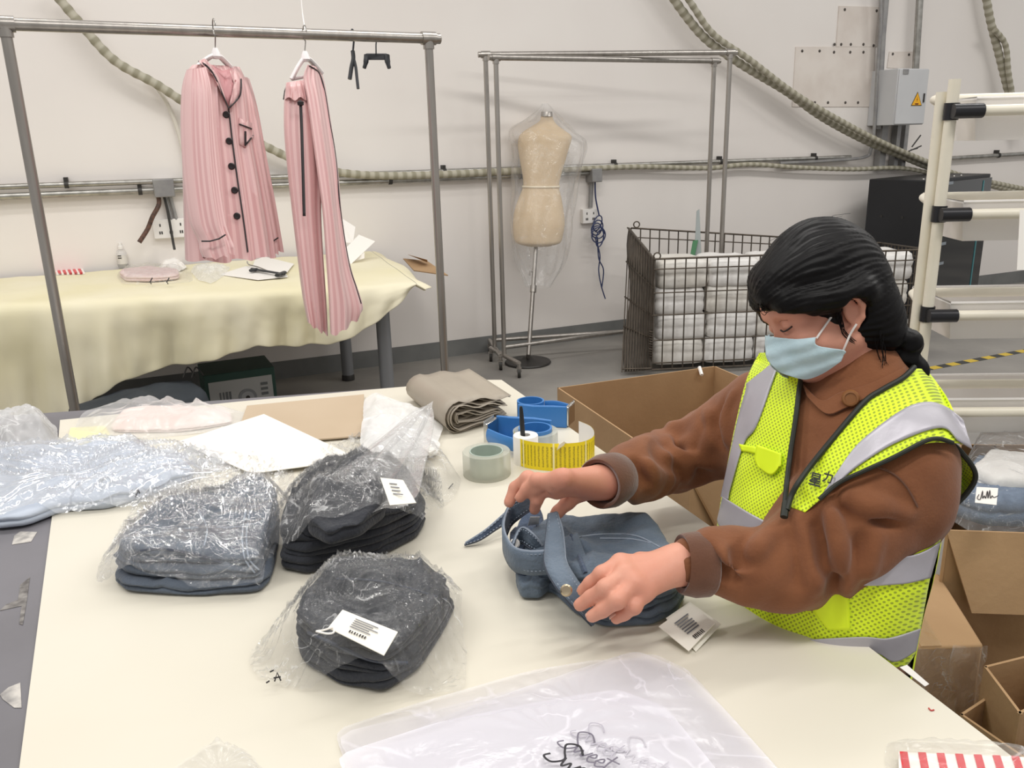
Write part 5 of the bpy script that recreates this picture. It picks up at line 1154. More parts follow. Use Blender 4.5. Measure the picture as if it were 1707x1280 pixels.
p0_, p1_ = P(1497, 1262, T + .004), P(1745, 1272, T + .004); dn = P(1500, 1420, T + .004) - p0_
b = MB(); b.slab([p0_, p1_, p1_ + dn, p0_ + dn], .008, (0, 0, 1)); b.build('striped_cloth', M_paper, t, smooth=False)
for k in range(8):
    a = p0_ + (p1_ - p0_) * (k + .05) / 8 + V3(0, 0, .0085); w_ = (p1_ - p0_) / 8 * .42; sl = (p1_ - p0_) / 8 * .6
    b = MB(); b.slab([a, a + w_, a + w_ + dn + sl, a + dn + sl], .0006, (0, 0, 1)); b.build('stripe', mat('stripe_red', 'cf2a33', .6), t, smooth=False)
bag_mesh(px([(1474, 1236), (1580, 1238), (1707, 1248), (1760, 1270), (1760, 1420), (1480, 1420)], T), .014, T, seed=93, wr=.008, nf=9, core=.75).build('bag', M_film, t, angle=80)
b = MB(); b.slab([P(1500, 1112, T + .002), P(1512, 1108, T + .004), P(1549, 1140, T - .01), P(1542, 1144, T - .012)], .001); tag(b.build('paper_strip', M_paper, smooth=False), 'narrow white paper strip hanging over the table edge by the vest', 'paper')
wirecurve('thread_scrap', [P(1548, 1180, T + .001), P(1552, 1184, T + .001), P(1557, 1183, T + .001)], .001, mat('red_thread', 'c0504a', .7), 'tiny red thread scrap on the cream sheet', 'thread')
# ================================================================ implicit-surface engine (smooth unions -> one continuous skin)
class Cap:
    def __init__(s, a, b, ra, rb=None, k=.012, op='u', grp=''):
        s.a = np.array(a, float); s.b = np.array(b, float); s.ra = ra; s.rb = ra if rb is None else rb; s.k = k; s.op = op; s.grp = grp
        s.ba = s.b - s.a; s.bb = max(s.ba @ s.ba, 1e-12)
    def d(s, X):
        t = np.clip((X - s.a) @ s.ba / s.bb, 0, 1); return np.linalg.norm(X - s.a - t[:, None] * s.ba, axis=1) - (s.ra + (s.rb - s.ra) * t)
    def box(s): r = max(s.ra, s.rb); return np.minimum(s.a, s.b) - r, np.maximum(s.a, s.b) + r
class Ell:
    def __init__(s, c, r, Rm=None, k=.02, op='u', grp=''):
        s.c = np.array(c, float); s.r = np.array(r, float); s.R = np.eye(3) if Rm is None else np.array(Rm, float); s.k = k; s.op = op; s.grp = grp
    def d(s, X):
        q = (X - s.c) @ s.R.T; k0 = np.linalg.norm(q / s.r, axis=1); k1 = np.linalg.norm(q / s.r ** 2, axis=1) + 1e-9
        return np.where(k0 < .05, -s.r.min(), k0 * (k0 - 1) / k1)
    def box(s): m = s.r.max(); return s.c - m, s.c + m
def sd(prims, X, disp=None):
    d = np.full(len(X), 1e3)
    for p in prims:
        e = p.d(X)
        if p.op == 'u':
            h = np.maximum(p.k - np.abs(d - e), 0) / p.k; d = np.minimum(d, e) - h * h * p.k * .25
        else:
            e = -e; h = np.maximum(p.k - np.abs(d - e), 0) / p.k; d = np.maximum(d, e) + h * h * p.k * .25
    if disp is not None: d = d + disp(X)
    return d
def sdf_mesh(prims, h, disp=None, pad=.02, lo=None, hi=None, B=14):
    bl_ = [p.box() for p in prims if p.op == 'u']
    l = np.min([x[0] for x in bl_], 0) - pad; u = np.max([x[1] for x in bl_], 0) + pad
    if lo is not None: l = np.maximum(l, lo)
    if hi is not None: u = np.minimum(u, hi)
    nb = np.ceil((u - l) / (h * B)).astype(int); n = nb * B + 1
    D = np.empty(n, np.float32)
    cx = [l[i] + (np.arange(nb[i]) + .5) * B * h for i in range(3)]
    C_ = np.stack(np.meshgrid(*cx, indexing='ij'), -1).reshape(-1, 3)
    each = np.stack([p.d(C_) for p in prims]); tot = sd(prims, C_, disp); rad = B * h * .5 * 1.7321
    ar = [np.arange(B + 1) * h for _ in range(3)]
    off = np.stack(np.meshgrid(*ar, indexing='ij'), -1).reshape(-1, 3) - B * h * .5
    slack = rad * 1.25 + .03
    idx = np.stack(np.meshgrid(*[np.arange(x) for x in nb], indexing='ij'), -1).reshape(-1, 3)
    for i in range(len(C_)):
        a = idx[i] * B; sl = tuple(slice(a[k], a[k] + B + 1) for k in range(3))
        if abs(tot[i]) > slack: D[sl] = tot[i]
    for i in range(len(C_)):
        if abs(tot[i]) > slack: continue
        a = idx[i] * B; sl = tuple(slice(a[k], a[k] + B + 1) for k in range(3))
        keep = [p for j, p in enumerate(prims) if each[j, i] < max(rad * 1.3 + p.k + .01, 0)]
        if not keep: D[sl] = rad; continue
        D[sl] = sd(keep, C_[i] + off, disp).reshape(B + 1, B + 1, B + 1)
    # surface nets
    S = D < 0; nx, ny, nz = n
    cnt = np.zeros((nx - 1, ny - 1, nz - 1), np.int8)
    for dx in (0, 1):
        for dy in (0, 1):
            for dz in (0, 1): cnt += S[dx:nx - 1 + dx, dy:ny - 1 + dy, dz:nz - 1 + dz]
    act = (cnt > 0) & (cnt < 8); ci = np.argwhere(act); vid = np.full(act.shape, -1, np.int32); vid[act] = np.arange(len(ci))
    acc = np.zeros((len(ci), 3)); w = np.zeros(len(ci))
    cor = [(dx, dy, dz) for dx in (0, 1) for dy in (0, 1) for dz in (0, 1)]
    val = {c: D[ci[:, 0] + c[0], ci[:, 1] + c[1], ci[:, 2] + c[2]] for c in cor}
    for c in cor:
        for ax in range(3):
            if c[ax]: continue
            c2 = list(c); c2[ax] = 1; c2 = tuple(c2); va, vb = val[c], val[c2]; m_ = (va < 0) != (vb < 0)
            t = np.where(m_, va / np.where(np.abs(va - vb) < 1e-12, 1, va - vb), 0); p = np.tile(np.array(c, float), (len(ci), 1)); p[:, ax] = t
            acc[m_] += p[m_]; w[m_] += 1
    Vt = l + (ci + acc / np.maximum(w, 1)[:, None]) * h; F_ = []
    for ax in range(3):
        sl0 = [slice(None)] * 3; sl1 = [slice(None)] * 3; sl0[ax] = slice(0, -1); sl1[ax] = slice(1, None)
        e = np.argwhere(S[tuple(sl0)] != S[tuple(sl1)]); o1, o2 = [(1, 2), (2, 0), (0, 1)][ax]
        ok = (e[:, o1] > 0) & (e[:, o2] > 0) & (e[:, o1] < n[o1] - 1) & (e[:, o2] < n[o2] - 1); e = e[ok]
        def g(d1, d2):
            q = e.copy(); q[:, o1] -= d1; q[:, o2] -= d2; return vid[q[:, 0], q[:, 1], q[:, 2]]
        f = np.stack([g(1, 1), g(0, 1), g(0, 0), g(1, 0)], 1); flip = ~S[e[:, 0], e[:, 1], e[:, 2]]; f[flip] = f[flip][:, ::-1]; F_.append(f)
    return Vt, np.concatenate(F_)
def mesh_obj(name, Vt, F_, mt, parent=None, smooth_it=0):
    me = bpy.data.meshes.new(name); me.vertices.add(len(Vt)); me.vertices.foreach_set('co', Vt.astype(np.float32).ravel())
    me.loops.add(len(F_) * 4); me.loops.foreach_set('vertex_index', F_.astype(np.int32).ravel()); me.polygons.add(len(F_))
    me.polygons.foreach_set('loop_start', np.arange(0, len(F_) * 4, 4, dtype=np.int32))
    me.update(calc_edges=True); me.validate(); me.polygons.foreach_set('use_smooth', [True] * len(me.polygons)); me.materials.append(mt)
    o = bpy.data.objects.new(name, me); COL.objects.link(o)
    if parent is not None: o.parent = parent; o.matrix_parent_inverse = parent.matrix_basis.inverted()
    if smooth_it: md = o.modifiers.new('smooth', 'SMOOTH'); md.factor = .5; md.iterations = smooth_it
    return o
# ================================================================ the woman
person = thing('person', 'woman in brown jacket, yellow reflective vest and blue face mask folding jeans', 'person', Q(1385, 1090, 1.47) * V3(1, 1, 0))
Ls, Rs = Q(1500, 785, 1.33), Q(1272, 700, 1.62)
Nk = Q(1440, 655, 1.44); chest = Q(1392, 780, 1.48); waist = Q(1364, 940, 1.47); hip = Q(1346, 1090, 1.50)
Le, Lw = P(1305, 944, .905), P(1135, 940, .925)
Re, Rw = Q(1128, 762, 1.74), P(1006, 803, .965)
tl_ = (Ls - Rs); tl_ /= np.linalg.norm(tl_); tu = Nk - hip; tu -= tl_ * (tu @ tl_); tu /= np.linalg.norm(tu); tf = np.cross(tl_, tu)
TF = np.array([tf, tl_, tu])   # rows: forward, left, up
# head frame
yaw, pit = math.radians(3), math.radians(20)
hf = -cR * math.cos(yaw) - cD * math.sin(yaw); hl = -cD * math.cos(yaw) + cR * math.sin(yaw)
hf2 = hf * math.cos(pit) - cU * math.sin(pit); hu_ = np.cross(hf2, hl); hu_ /= np.linalg.norm(hu_)
HF = np.array([hf2, hl, hu_])
S_ = .985
HO = Q(1419, 526, 1.335) - (np.array([-.012, .074, -.012]) * S_) @ HF
def h3(x, y, z):
    x = x * .93 if x > 0 else x
    return HO + (np.array([x, y, z]) * S_) @ HF
def hE(c, r, k=.02, op='u'): return Ell(h3(*c), np.array(r) * S_, HF, k, op)
def hC(a, b, ra, rb=None, k=.012, op='u'): return Cap(h3(*a), h3(*b), ra * S_, (rb if rb is not None else ra) * S_, k, op)
head = [hE((-.02, 0, .045), (.094, .074, .082)), hE((.030, 0, -.018), (.058, .060, .070), .03), hC((-.005, .048, -.045), (.056, .012, -.078), .020, .016, .03), hC((-.005, -.048, -.045), (.056, -.012, -.078), .020, .016, .03),
        hE((.062, .0, -.074), (.018, .024, .016), .02), hE((.054, .038, -.034), (.030, .028, .028), .03), hE((.054, -.038, -.034), (.030, .028, .028), .03),
        hC((.078, .03, .026), (.07, .048, .022), .012, .010, .02), hC((.078, -.03, .026), (.07, -.048, .022), .012, .010, .02), hE((.07, 0, .045), (.025, .045, .035), .03),
        hE((.102, .033, .006), (.018, .017, .011), .012, 's'), hE((.102, -.033, .006), (.018, .017, .011), .012, 's'),
        hE((.075, .032, .006), (.0145, .0155, .0125), .004), hE((.075, -.032, .006), (.0145, .0155, .0125), .004),
        hC((.082, 0, .008), (.097, 0, -.040), .0075, .0105, .012), hC((.088, .011, -.044), (.088, -.011, -.044), .009, .009, .01),
        hC((.080, .02, -.058), (.080, -.02, -.058), .006, .006, .008)]
for s in (1, -1):   # ears
    rim = [(-.004, .070, .012), (-.012, .080, .020), (-.026, .084, .016), (-.032, .083, -.002), (-.026, .079, -.02), (-.014, .073, -.032), (-.004, .069, -.034)]
    for i in range(len(rim) - 1):
        a, c = rim[i], rim[i + 1]; head.append(hC((a[0], a[1] * s, a[2]), (c[0], c[1] * s, c[2]), .0048, .0048, .004))
    head.append(hE((-.015, .073 * s, -.006), (.014, .006, .022), .006)); head.append(hE((-.012, .084 * s, -.008), (.008, .007, .012), .004, 's'))
neck = [Cap(h3(-.03, 0, -.05), Nk * .7 + HO * .3, .055, .056, .03), Cap(Nk * .7 + HO * .3, Nk - tu * .06, .056, .062, .03)]
torsoc = [Ell(chest, (.115, .165, .2), TF, .05), Ell(waist, (.11, .16, .18), TF, .06), Ell(hip, (.115, .17, .14), TF, .06)]
arms = [Cap(Ls, Le, .046, .04, .03), Cap(Le, Lw, .04, .028, .02), Cap(Rs, Re, .046, .04, .03), Cap(Re, Rw, .04, .028, .02)]
def hand(wrist, palm, fingers, thumb, fr=.0105, pk=.012):
    out = []
    w = np.array(wrist)
    mc = [f[0] for f in fingers]
    for m_ in mc: out.append(Cap(w, m_, .021, .0125, .02))
    for i in range(3): out.append(Cap(mc[i], mc[i + 1], .0125, .0125, .012))
    for j, f in enumerate(fingers):
        r = fr * (1.0, 1.02, .97, .86)[j]
        for i in range(len(f) - 1): out.append(Cap(f[i], f[i + 1], r * (1.12 - .1 * i), r * (1.02 - .1 * i), .005))
        for i in (1,): out.append(Ell(f[i], (r * 1.04,) * 3, None, .006))
    out.append(Cap(w, thumb[0], .02, .017, .02))
    for i in range(len(thumb) - 1): out.append(Cap(thumb[i], thumb[i + 1], .0145 - .0018 * i, .0125 - .0016 * i, .008))
    return out
pj = lambda L_: [P(*q) for q in L_]
lf = [pj([(1034, 938, .937), (1004, 957, .930), (985, 972, .912), (972, 984, .897)]), pj([(1042, 957, .935), (1010, 980, .927), (985, 996, .905), (967, 1008, .890)]),
      pj([(1057, 974, .928), (1029, 1001, .917), (1005, 1017, .897), (987, 1027, .884)]), pj([(1074, 988, .915), (1057, 1011, .904), (1041, 1023, .888), (1027, 1031, .878)])]
lt = pj([(1068, 938, .915), (1035, 945, .905), (1010, 958, .897), (995, 968, .89)])
rf = [pj([(928, 818, .962), (904, 816, .962), (895, 833, .944), (891, 849, .922)]), pj([(922, 806, .985), (880, 797, .978), (859, 813, .956), (849, 837, .932)]),
      pj([(930, 799, 1.0), (896, 800, .988), (878, 816, .964), (867, 829, .948)]), pj([(940, 795, 1.008), (912, 802, .99), (896, 814, .97), (886, 824, .955)])]
rt = pj([(968, 820, .945), (946, 838, .93), (930, 853, .915), (921, 864, .905)])
hands = hand(Lw, None, lf, lt, .0122) + hand(Rw, None, rf, rt, .0124)
M_skin = mat('skin', 'da9d86', .5, col2='d3927b', scale=14, sss=.12, spec=.4, bump=.05, bscale=200)
bodyp = torsoc + neck + arms + hands
Vt, F_ = sdf_mesh(head[:0] + bodyp + [p for p in head if p.op == 'u' or True], .0028)
mesh_obj('body', Vt, F_, M_skin, person, 3)
# nails
for f in lf + rf:
    d = f[-1] - f[-2]; d /= np.linalg.norm(d); up = V3(0, 0, 1) - d * d[2]; up /= np.linalg.norm(up); sd_ = np.cross(d, up)
    b = MB(); c = f[-1] + up * .0088 - d * .001
    b.grid([[c + d * .006 * a + sd_ * .0048 * s + up * (-.0022 * s * s - .0012 * max(a, 0)) for s in np.linspace(-1, 1, 5)] for a in np.linspace(-1, 1.3, 5)]); b.build('fingernail', mat('nail', 'e6b8a6', .3), person, angle=80, solid=.0008)
# brows, lashes
b = MB(); b.tube(spline([h3(.0945, .014, .026), h3(.092, .03, .031), h3(.081, .048, .028)], 6), [.0022] * 6 + [.0026] * 6 + [.001], 6, flat=(1, .5)); b.build('eyebrow', mat('brow', '4a3228', .8), person)
b = MB(); b.tube(spline([h3(.092, .018, .0015), h3(.0925, .03, -.0015), h3(.088, .042, .0), h3(.083, .049, .003)], 6), .0014, 6); b.build('eyelash', mat('lash', '2a1c18', .7), person)
b = MB(); b.tube(spline([h3(.090, .019, .0145), h3(.0905, .031, .017), h3(.085, .045, .015)], 6), .0006, 5); b.build('eyelid_crease', mat('crease', 'b07a62', .7), person)

# ---------------------------------------------------------------- hair
hair = [hE((-.022, 0, .058), (.105, .088, .106), .03), hE((.03, .012, .078), (.075, .075, .048), .03), hE((-.045, 0, .0), (.080, .084, .09), .03), hE((-.072, .01, -.045), (.05, .055, .055), .03)]
def hchain(pts, rs, k=.02):
    return [hC(pts[i], pts[i + 1], rs[i], rs[i + 1], k) for i in range(len(pts) - 1)]
hair += hchain([(.075, -.01, .092), (.088, .03, .062), (.078, .062, .042), (.045, .079, .030), (.008, .086, .026), (-.04, .086, .02)], [.022, .021, .018, .017, .018, .02])
hair += hchain([(.075, -.02, .088), (.082, -.045, .06), (.065, -.07, .03), (.03, -.080, -.01)], [.02, .016, .014, .014])
hair += hchain([(.094, .008, .066), (.104, .02, .048)], [.012, .005], .01)
hair += [hE((.085, .015, -.03), (.055, .085, .066), .012, 's'), hE((-.014, .088, -.012), (.024, .03, .027), .008, 's')]
braid = [(-.085, .03, -.07), (-.100, .025, -.092), (-.104, .02, -.115), (-.10, .02, -.14)]
for i, c in enumerate(braid):
    for s in (-1, 1): hair.append(hE((c[0] + .008 * s, c[1] + .012 * s * (-1) ** i, c[2]), (.024 - .002 * i, .026 - .002 * i, .024), .008))
def hair_disp(X):
    q = (X - HO) @ HF.T / S_
    th = np.arctan2(q[:, 2] - .03, q[:, 1] + .02); r = np.hypot(q[:, 1] + .02, q[:, 2] - .03)
    return 0.0009 * np.sin(70 * th + 5 * vnoise(np.stack([q[:, 0] * 14, th * 3], -1), 3)) * np.clip(r / .06, 0, 1) + .001 * vnoise(np.stack([q[:, 0] * 30, th * 30], -1), 5)
M_hair = mat('black_hair', '070607', .45, col2='0d0b0c', scale=30, spec=.16, aniso=.0, stretch=(.3, 1, 1))
Vt, F_ = sdf_mesh(hair, .003, hair_disp)
hair_o = mesh_obj('hair', Vt, F_, M_hair, person, 1)
hb_ = BVHTree.FromPolygons([Vector(v) for v in Vt], [tuple(f) for f in F_])
b = MB(); rng = np.random.RandomState(4)
def strand(c0, c1, c2, c3, jit=.006, r=.0006):
    cs = [np.array(c) + rng.normal(0, jit, 3) for c in (c0, c1, c2, c3)]; b.tube([h3(*p) for p in spline(cs, 6)], [r] * 18 + [r * .5], 4)
for k in range(9): strand((.004, .086, .02), (.012, .078, -.012), (.008, .072, -.035), (-.004, .07, -.055), .0028, .0005)
for k in range(10): strand((-.06, .06, -.03), (-.05, .068, -.06), (-.045, .066, -.085), (-.04, .06, -.11), .004, .0005)
for k in range(9): strand((.09, .02, .066), (.105, .03, .05), (.112, .03, .045), (.118, .028, .052), .005)
for k in range(7): strand((.05 - .018 * k, .0, .146), (.04 - .018 * k, .0, .152), (.02 - .018 * k, 0, .154), (.0 - .018 * k, .0, .148), .003, .0003)
b.build('loose_strands', M_hair, person)['kind'] = 'stuff'

# ---------------------------------------------------------------- mask
mv = [hE((.030, 0, -.025), (.064, .066, .074)), hC((-.005, .05, -.05), (.056, .012, -.080), .024, .020, .03), hC((-.005, -.05, -.05), (.056, -.012, -.080), .024, .020, .03), hE((.066, 0, -.07), (.026, .03, .026), .03), hC((.082, 0, -.01), (.094, 0, -.042), .012, .014, .03), hC((.094, 0, -.042), (.082, 0, -.08), .014, .016, .03)]
def trace(prims, uvs, infl=.0, t0=.9, t1=2.2, n=240, disp=None):
    uvs = np.asarray(uvs, float); d = cD + np.outer(uvs[:, 0] - 853.5, cR) / F - np.outer(uvs[:, 1] - 640, cU) / F
    ts = np.linspace(t0, t1, n); X = (cC + d[:, None, :] * ts[None, :, None]).reshape(-1, 3); s = (sd(prims, X, disp) - infl).reshape(len(uvs), n)
    inside = s < 0; first = np.argmax(inside, 1); hit = inside.any(1); am = np.argmin(s, 1); t = ts[am].copy()
    for i in np.where(hit & (first > 0))[0]:
        j = first[i]; a, c = s[i, j - 1], s[i, j]; t[i] = ts[j - 1] + (ts[j] - ts[j - 1]) * a / (a - c)
    return cC + d * t[:, None], t, hit
def patch(rows, nr, nc, prims, infl, smooth=2, disp=None):
    """rows: list of polylines (image points, left to right) -> grid on the body surface"""
    R_ = []
    for r in rows:
        s = np.array(spline([V3(*p, 0) for p in r], 8))[:, :2] if len(r) > 2 else np.array(r, float)
        L = np.concatenate([[0], np.cumsum(np.linalg.norm(np.diff(s, axis=0), axis=1))]); q = np.linspace(0, L[-1], nc); R_.append(np.stack([np.interp(q, L, s[:, k]) for k in (0, 1)], 1))
    R_ = np.array(R_); m_ = len(R_)
    col = [np.array(spline([V3(*R_[i, j], 0) for i in range(m_)], 10))[:, :2] for j in range(nc)]
    G = np.zeros((nr, nc, 2))
    for j in range(nc):
        s = col[j]; L = np.linspace(0, 1, len(s)); G[:, j] = np.stack([np.interp(np.linspace(0, 1, nr), L, s[:, k]) for k in (0, 1)], 1)
    X, t, hit = trace(prims, G.reshape(-1, 2), infl, disp=disp); t = t.reshape(nr, nc)
    for _ in range(smooth):
        p = np.pad(t, 1, mode='edge'); t = (p[:-2, 1:-1] + p[2:, 1:-1] + p[1:-1, :-2] + p[1:-1, 2:] + 4 * t) / 8
    d = cD + (G[..., :1] - 853.5) * cR / F - (G[..., 1:] - 640) * cU / F
    return cC + d * t[..., None], G
def patch_obj(name, rows, nr, nc, prims, infl, mt, parent, solid=.002, smooth=2, disp=None, uvs=True):
    G3, G2 = patch(rows, nr, nc, prims, infl, smooth, disp); b = MB(); b.grid(G3)
    du = (G3 - chest) @ tl_ - .35 * ((G3 - chest) @ tf); dv = (G3 - chest) @ tu
    return b.build(name, mt, parent, angle=180, solid=solid, uv=np.stack([du, dv], -1).reshape(-1, 2), soff=0.0), G3
M_mask = mat('mask_blue', 'bcd6df', .7, col2='c6dee6', scale=30, bump=.15, bscale=90)
def pleat(X):
    q = (X - HO) @ HF.T / S_; return .0012 * np.sin((q[:, 2]) * 260)
msk, MG = patch_obj('face_mask', [[(1276, 559), (1300, 563), (1330, 565), (1360, 562)], [(1276, 580), (1300, 585), (1335, 585), (1363, 576)], [(1280, 600), (1305, 607), (1340, 606), (1374, 592), (1407, 584)], [(1300, 620), (1330, 624), (1365, 616), (1406, 592)], [(1322, 628), (1345, 632), (1372, 622), (1402, 602)]], 36, 40, head[:17] + mv, .005, M_mask, person, .0015, 2, pleat)
# far half of the mask, mirrored round the other cheek
LG = (MG - HO) @ HF.T; far = LG.copy(); far[..., 1] = np.minimum(-LG[..., 1], LG[..., 1]) * .92; far[..., 0] -= .006
b = MB(); b.grid(HO + far @ HF); b.build('mask_far_side', M_mask, person, solid=.0015, angle=180)
M_loop = mat('ear_loop', 'f1ece8', .6)
headp = head + neck
def facewire(uvs, r, mt, name, infl=.003):
    pts = np.array(spline([V3(*p, 0) for p in uvs], 8))[:, :2]; X, t, h_ = trace(headp, pts, infl); b = MB(); b.tube(list(X), r, 6); return b.build(name, mt, person)
facewire([(1361, 564), (1372, 548), (1386, 528), (1402, 507)], .0018, M_loop, 'ear_loop')
facewire([(1404, 588), (1411, 572), (1418, 556), (1428, 540)], .0018, M_loop, 'ear_loop')

# ---------------------------------------------------------------- jacket
tors = [Ell(chest, (.142, .190, .21), TF, .06), Ell(waist, (.145, .186, .2), TF, .08), Ell(hip, (.146, .172, .16), TF, .08),
        Cap(Rs + tl_ * .03, Ls - tl_ * .03, .085, .082, .07), Cap(Nk - tu * .05, Nk, .095, .075, .06), Cap(Ls, Ls * .7 + Le * .3, .078, .078, .04), Cap(Rs, Rs * .75 + Re * .25, .08, .07, .04)]
cn = Nk * .78 + HO * .22
collar_n = [Cap(Nk - tu * .01, Nk * .62 + h3(-.03, 0, -.05) * .38, .074, .068, .03)]
slv = [Cap(Ls, Ls * .45 + Le * .55, .078, .08, .02), Cap(Ls * .45 + Le * .55, Le, .08, .068, .04), Cap(Q(1500, 838, 1.335), Q(1400, 905, 1.33), .074, .074, .03), Cap(Le, Le * .5 + Lw * .5, .066, .056, .03), Cap(Le * .5 + Lw * .5, Le * .08 + Lw * .92, .056, .042, .03),
       Cap(Rs, Re, .08, .066, .05), Cap(Re, Re * .4 + Rw * .6, .066, .058, .03), Cap(Re * .4 + Rw * .6, Re * .1 + Rw * .9, .058, .042, .03)]
def crease(uvs, r=.009, op='s', out=.004, k=.022):
    pts = np.array(spline([V3(*p, 0) for p in uvs], 4))[:, :2]; X, t, h_ = trace(tors + slv, pts, out, n=400)
    return [Cap(X[i], X[i + 1], r * (.4 + .6 * math.sin(math.pi * (i + .5) / (len(X) - 1))), None, k, op) for i in range(len(X) - 1)]
creases = []
for c_ in ([(1318, 868), (1338, 905), (1346, 945), (1340, 975)], [(1182, 918), (1205, 938), (1224, 958)], [(1392, 835), (1440, 850), (1500, 862)], [(1290, 885), (1262, 905), (1240, 930)], [(1446, 902), (1425, 945), (1385, 985)], [(1372, 870), (1385, 905), (1380, 950)],
           [(1122, 742), (1150, 752), (1166, 778)], [(1170, 692), (1182, 722), (1165, 752)], [(1062, 772), (1078, 800)], [(1212, 662), (1196, 702), (1205, 740)], [(1100, 730), (1110, 760), (1135, 790)]):
    creases += crease(c_)
    creases += crease([(u + 13, v - 5) for u, v in c_], .009, 'u', -.006, .02)
def jdisp(X):
    r = 0
    for (a, c, ph) in ((Ls, Le, 0), (Le, Lw, 2), (Rs, Re, 4), (Re, Rw, 1)):
        v = c - a; L = np.linalg.norm(v); t = (X - a) @ v / (L * L); rad_ = np.linalg.norm(X - a - np.clip(t, 0, 1)[:, None] * v, axis=1)
        w = np.exp(-((np.clip(t, -.3, 1.3) - .75) / .45) ** 2) * (rad_ < .13) * np.clip((.13 - rad_) / .03, 0, 1)
        nz = vnoise(X * 11 + ph, 3); r = r + .0045 * w * np.sin(t * L * 55 + 8 * nz + ph)
    return r + .006 * fbm(X * 13, 9, 2) 
M_suede = mat('brown_suede', '774729', .9, col2='875433', scale=18, bump=.12, bscale=220, sheen=.15, lo=.3, hi=.7, detail=8)
Vt, F_ = sdf_mesh(tors + collar_n + slv + creases, .005, jdisp, hi=np.array([2, 3, (Nk * .66 + h3(-.03, 0, -.05) * .34)[2] + .05]))
jk = mesh_obj('jacket', Vt, F_, M_suede, person, 2)
M_suede2 = mat('brown_suede_dark', '5d3823', .9, col2='6a422a', scale=18, bump=.12, bscale=220, sheen=.4)
def cuff(el, wr, t0, t1, r0, r1, name='cuff'):
    v = wr - el; L = np.linalg.norm(v); v = v / L; b = MB(); pr = [(r0 * .94, 0), (r0, .004), (r0 * 1.01, (t1 - t0) * L * .5), (r1, (t1 - t0) * L - .004), (r1 * .95, (t1 - t0) * L), (r1 * .8, (t1 - t0) * L - .004), (r1 * .78, (t1 - t0) * L * .4)]
    b.lathe(el + v * L * t0, pr, 40, v); G = np.array(b.v); c0 = el + v * L * t0
    G = [tuple(p + (p - c0 - v * ((p - c0) @ v)) * .08 * vnoise(p * 22, 3)) for p in G]; b.v = G; return b.build(name, M_suede2, person, angle=60)
cuff(Le, Lw, .72, 1.0, .050, .047); cuff(Re, Rw, .84, 1.06, .049, .046)
sm_ = np.array(spline([V3(*p, 0) for p in [(1462, 778), (1490, 790), (1512, 812), (1530, 845)]], 6))[:, :2]; X_, t_, h_ = trace(tors + slv, sm_, .002, disp=jdisp)
b = MB(); b.tube(list(X_), .0016, 5); b.build('shoulder_seam', M_suede2, person)
# collar tab, button and placket
patch_obj('collar_band', [[(1338, 640), (1370, 668), (1400, 655), (1450, 640), (1508, 612)], [(1345, 660), (1378, 690), (1410, 680), (1460, 655), (1515, 625)]], 12, 40, tors + collar_n, .008, M_suede, person, .004)
G3, _ = patch([[(1416, 662), (1420, 662)], [(1416, 666), (1420, 666)]], 2, 2, tors + collar_n, .015); c = G3.reshape(-1, 3).mean(0)
b = MB(); b.lathe(c, [(.0125, -.004), (.014, 0), (.012, .004), (.009, .0045), (.0085, .003), (0, .003)], 24, cC - c); b.build('collar_button', mat('button_brown', '8a5a30', .5), person)
# ---------------------------------------------------------------- vest
def vest_mat():
    mt = mat('hi_vis_mesh', 'd6f000', .6, sheen=.2); nt = mt.node_tree; L = nt.links; bs_ = nt.nodes['Principled BSDF']
    uvn = nt.nodes.new('ShaderNodeUVMap'); mp = nt.nodes.new('ShaderNodeMapping'); mp.inputs['Scale'].default_value = (165, 165, 1); mp.inputs['Rotation'].default_value = (0, 0, .785)
    L.new(uvn.outputs[0], mp.inputs[0]); vo = nt.nodes.new('ShaderNodeTexVoronoi'); vo.voronoi_dimensions = '2D'; vo.inputs['Randomness'].default_value = 0.0; vo.inputs['Scale'].default_value = 1.0
    L.new(mp.outputs[0], vo.inputs['Vector']); r = nt.nodes.new('ShaderNodeValToRGB'); r.color_ramp.elements[0].position = .24; r.color_ramp.elements[1].position = .34
    r.color_ramp.elements[0].color = lin('9db016'); r.color_ramp.elements[1].color = lin('e6ff1c'); L.new(vo.outputs['Distance'], r.inputs[0]); L.new(r.outputs[0], bs_.inputs['Base Color'])
    return mt
M_vest = vest_mat(); M_vsolid = mat('hi_vis_solid', 'e6ff1c', .55); M_silver = mat('reflective_tape', 'b9b6bd', .42, .25, col2='b0adb5', scale=7, bump=.1, bscale=30)
M_vpipe = mat('vest_piping', '20241c', .6)
vest = bpy.data.objects.new('safety_vest', None); COL.objects.link(vest); vest.parent = person; vest.matrix_parent_inverse = person.matrix_basis.inverted(); vest['label'] = 'yellow mesh safety vest with silver reflective stripes'
vd = lambda X: .004 * fbm(X * 14, 21, 2)
VP = dict(prims=tors, parent=vest, disp=vd)
vfull = tors + [slv[0], slv[1], slv[5]]
def vp(name, rows, nr, nc, infl, mt, solid=.002, smooth=3, pr=None): return patch_obj(name, rows, nr, nc, pr or vfull, infl, mt, vest, solid, smooth, jdisp)
vp('front_panel', [[(1266, 588), (1300, 590), (1336, 615)], [(1245, 632), (1290, 634), (1334, 640)], [(1228, 700), (1280, 698), (1329, 695)], [(1214, 770), (1265, 768), (1317, 765)], [(1203, 830), (1255, 834), (1309, 838)], [(1196, 875), (1250, 880), (1307, 885)], [(1190, 905), (1250, 912), (1306, 920)]], 60, 24, .012, M_vest, pr=tors + [slv[5]])
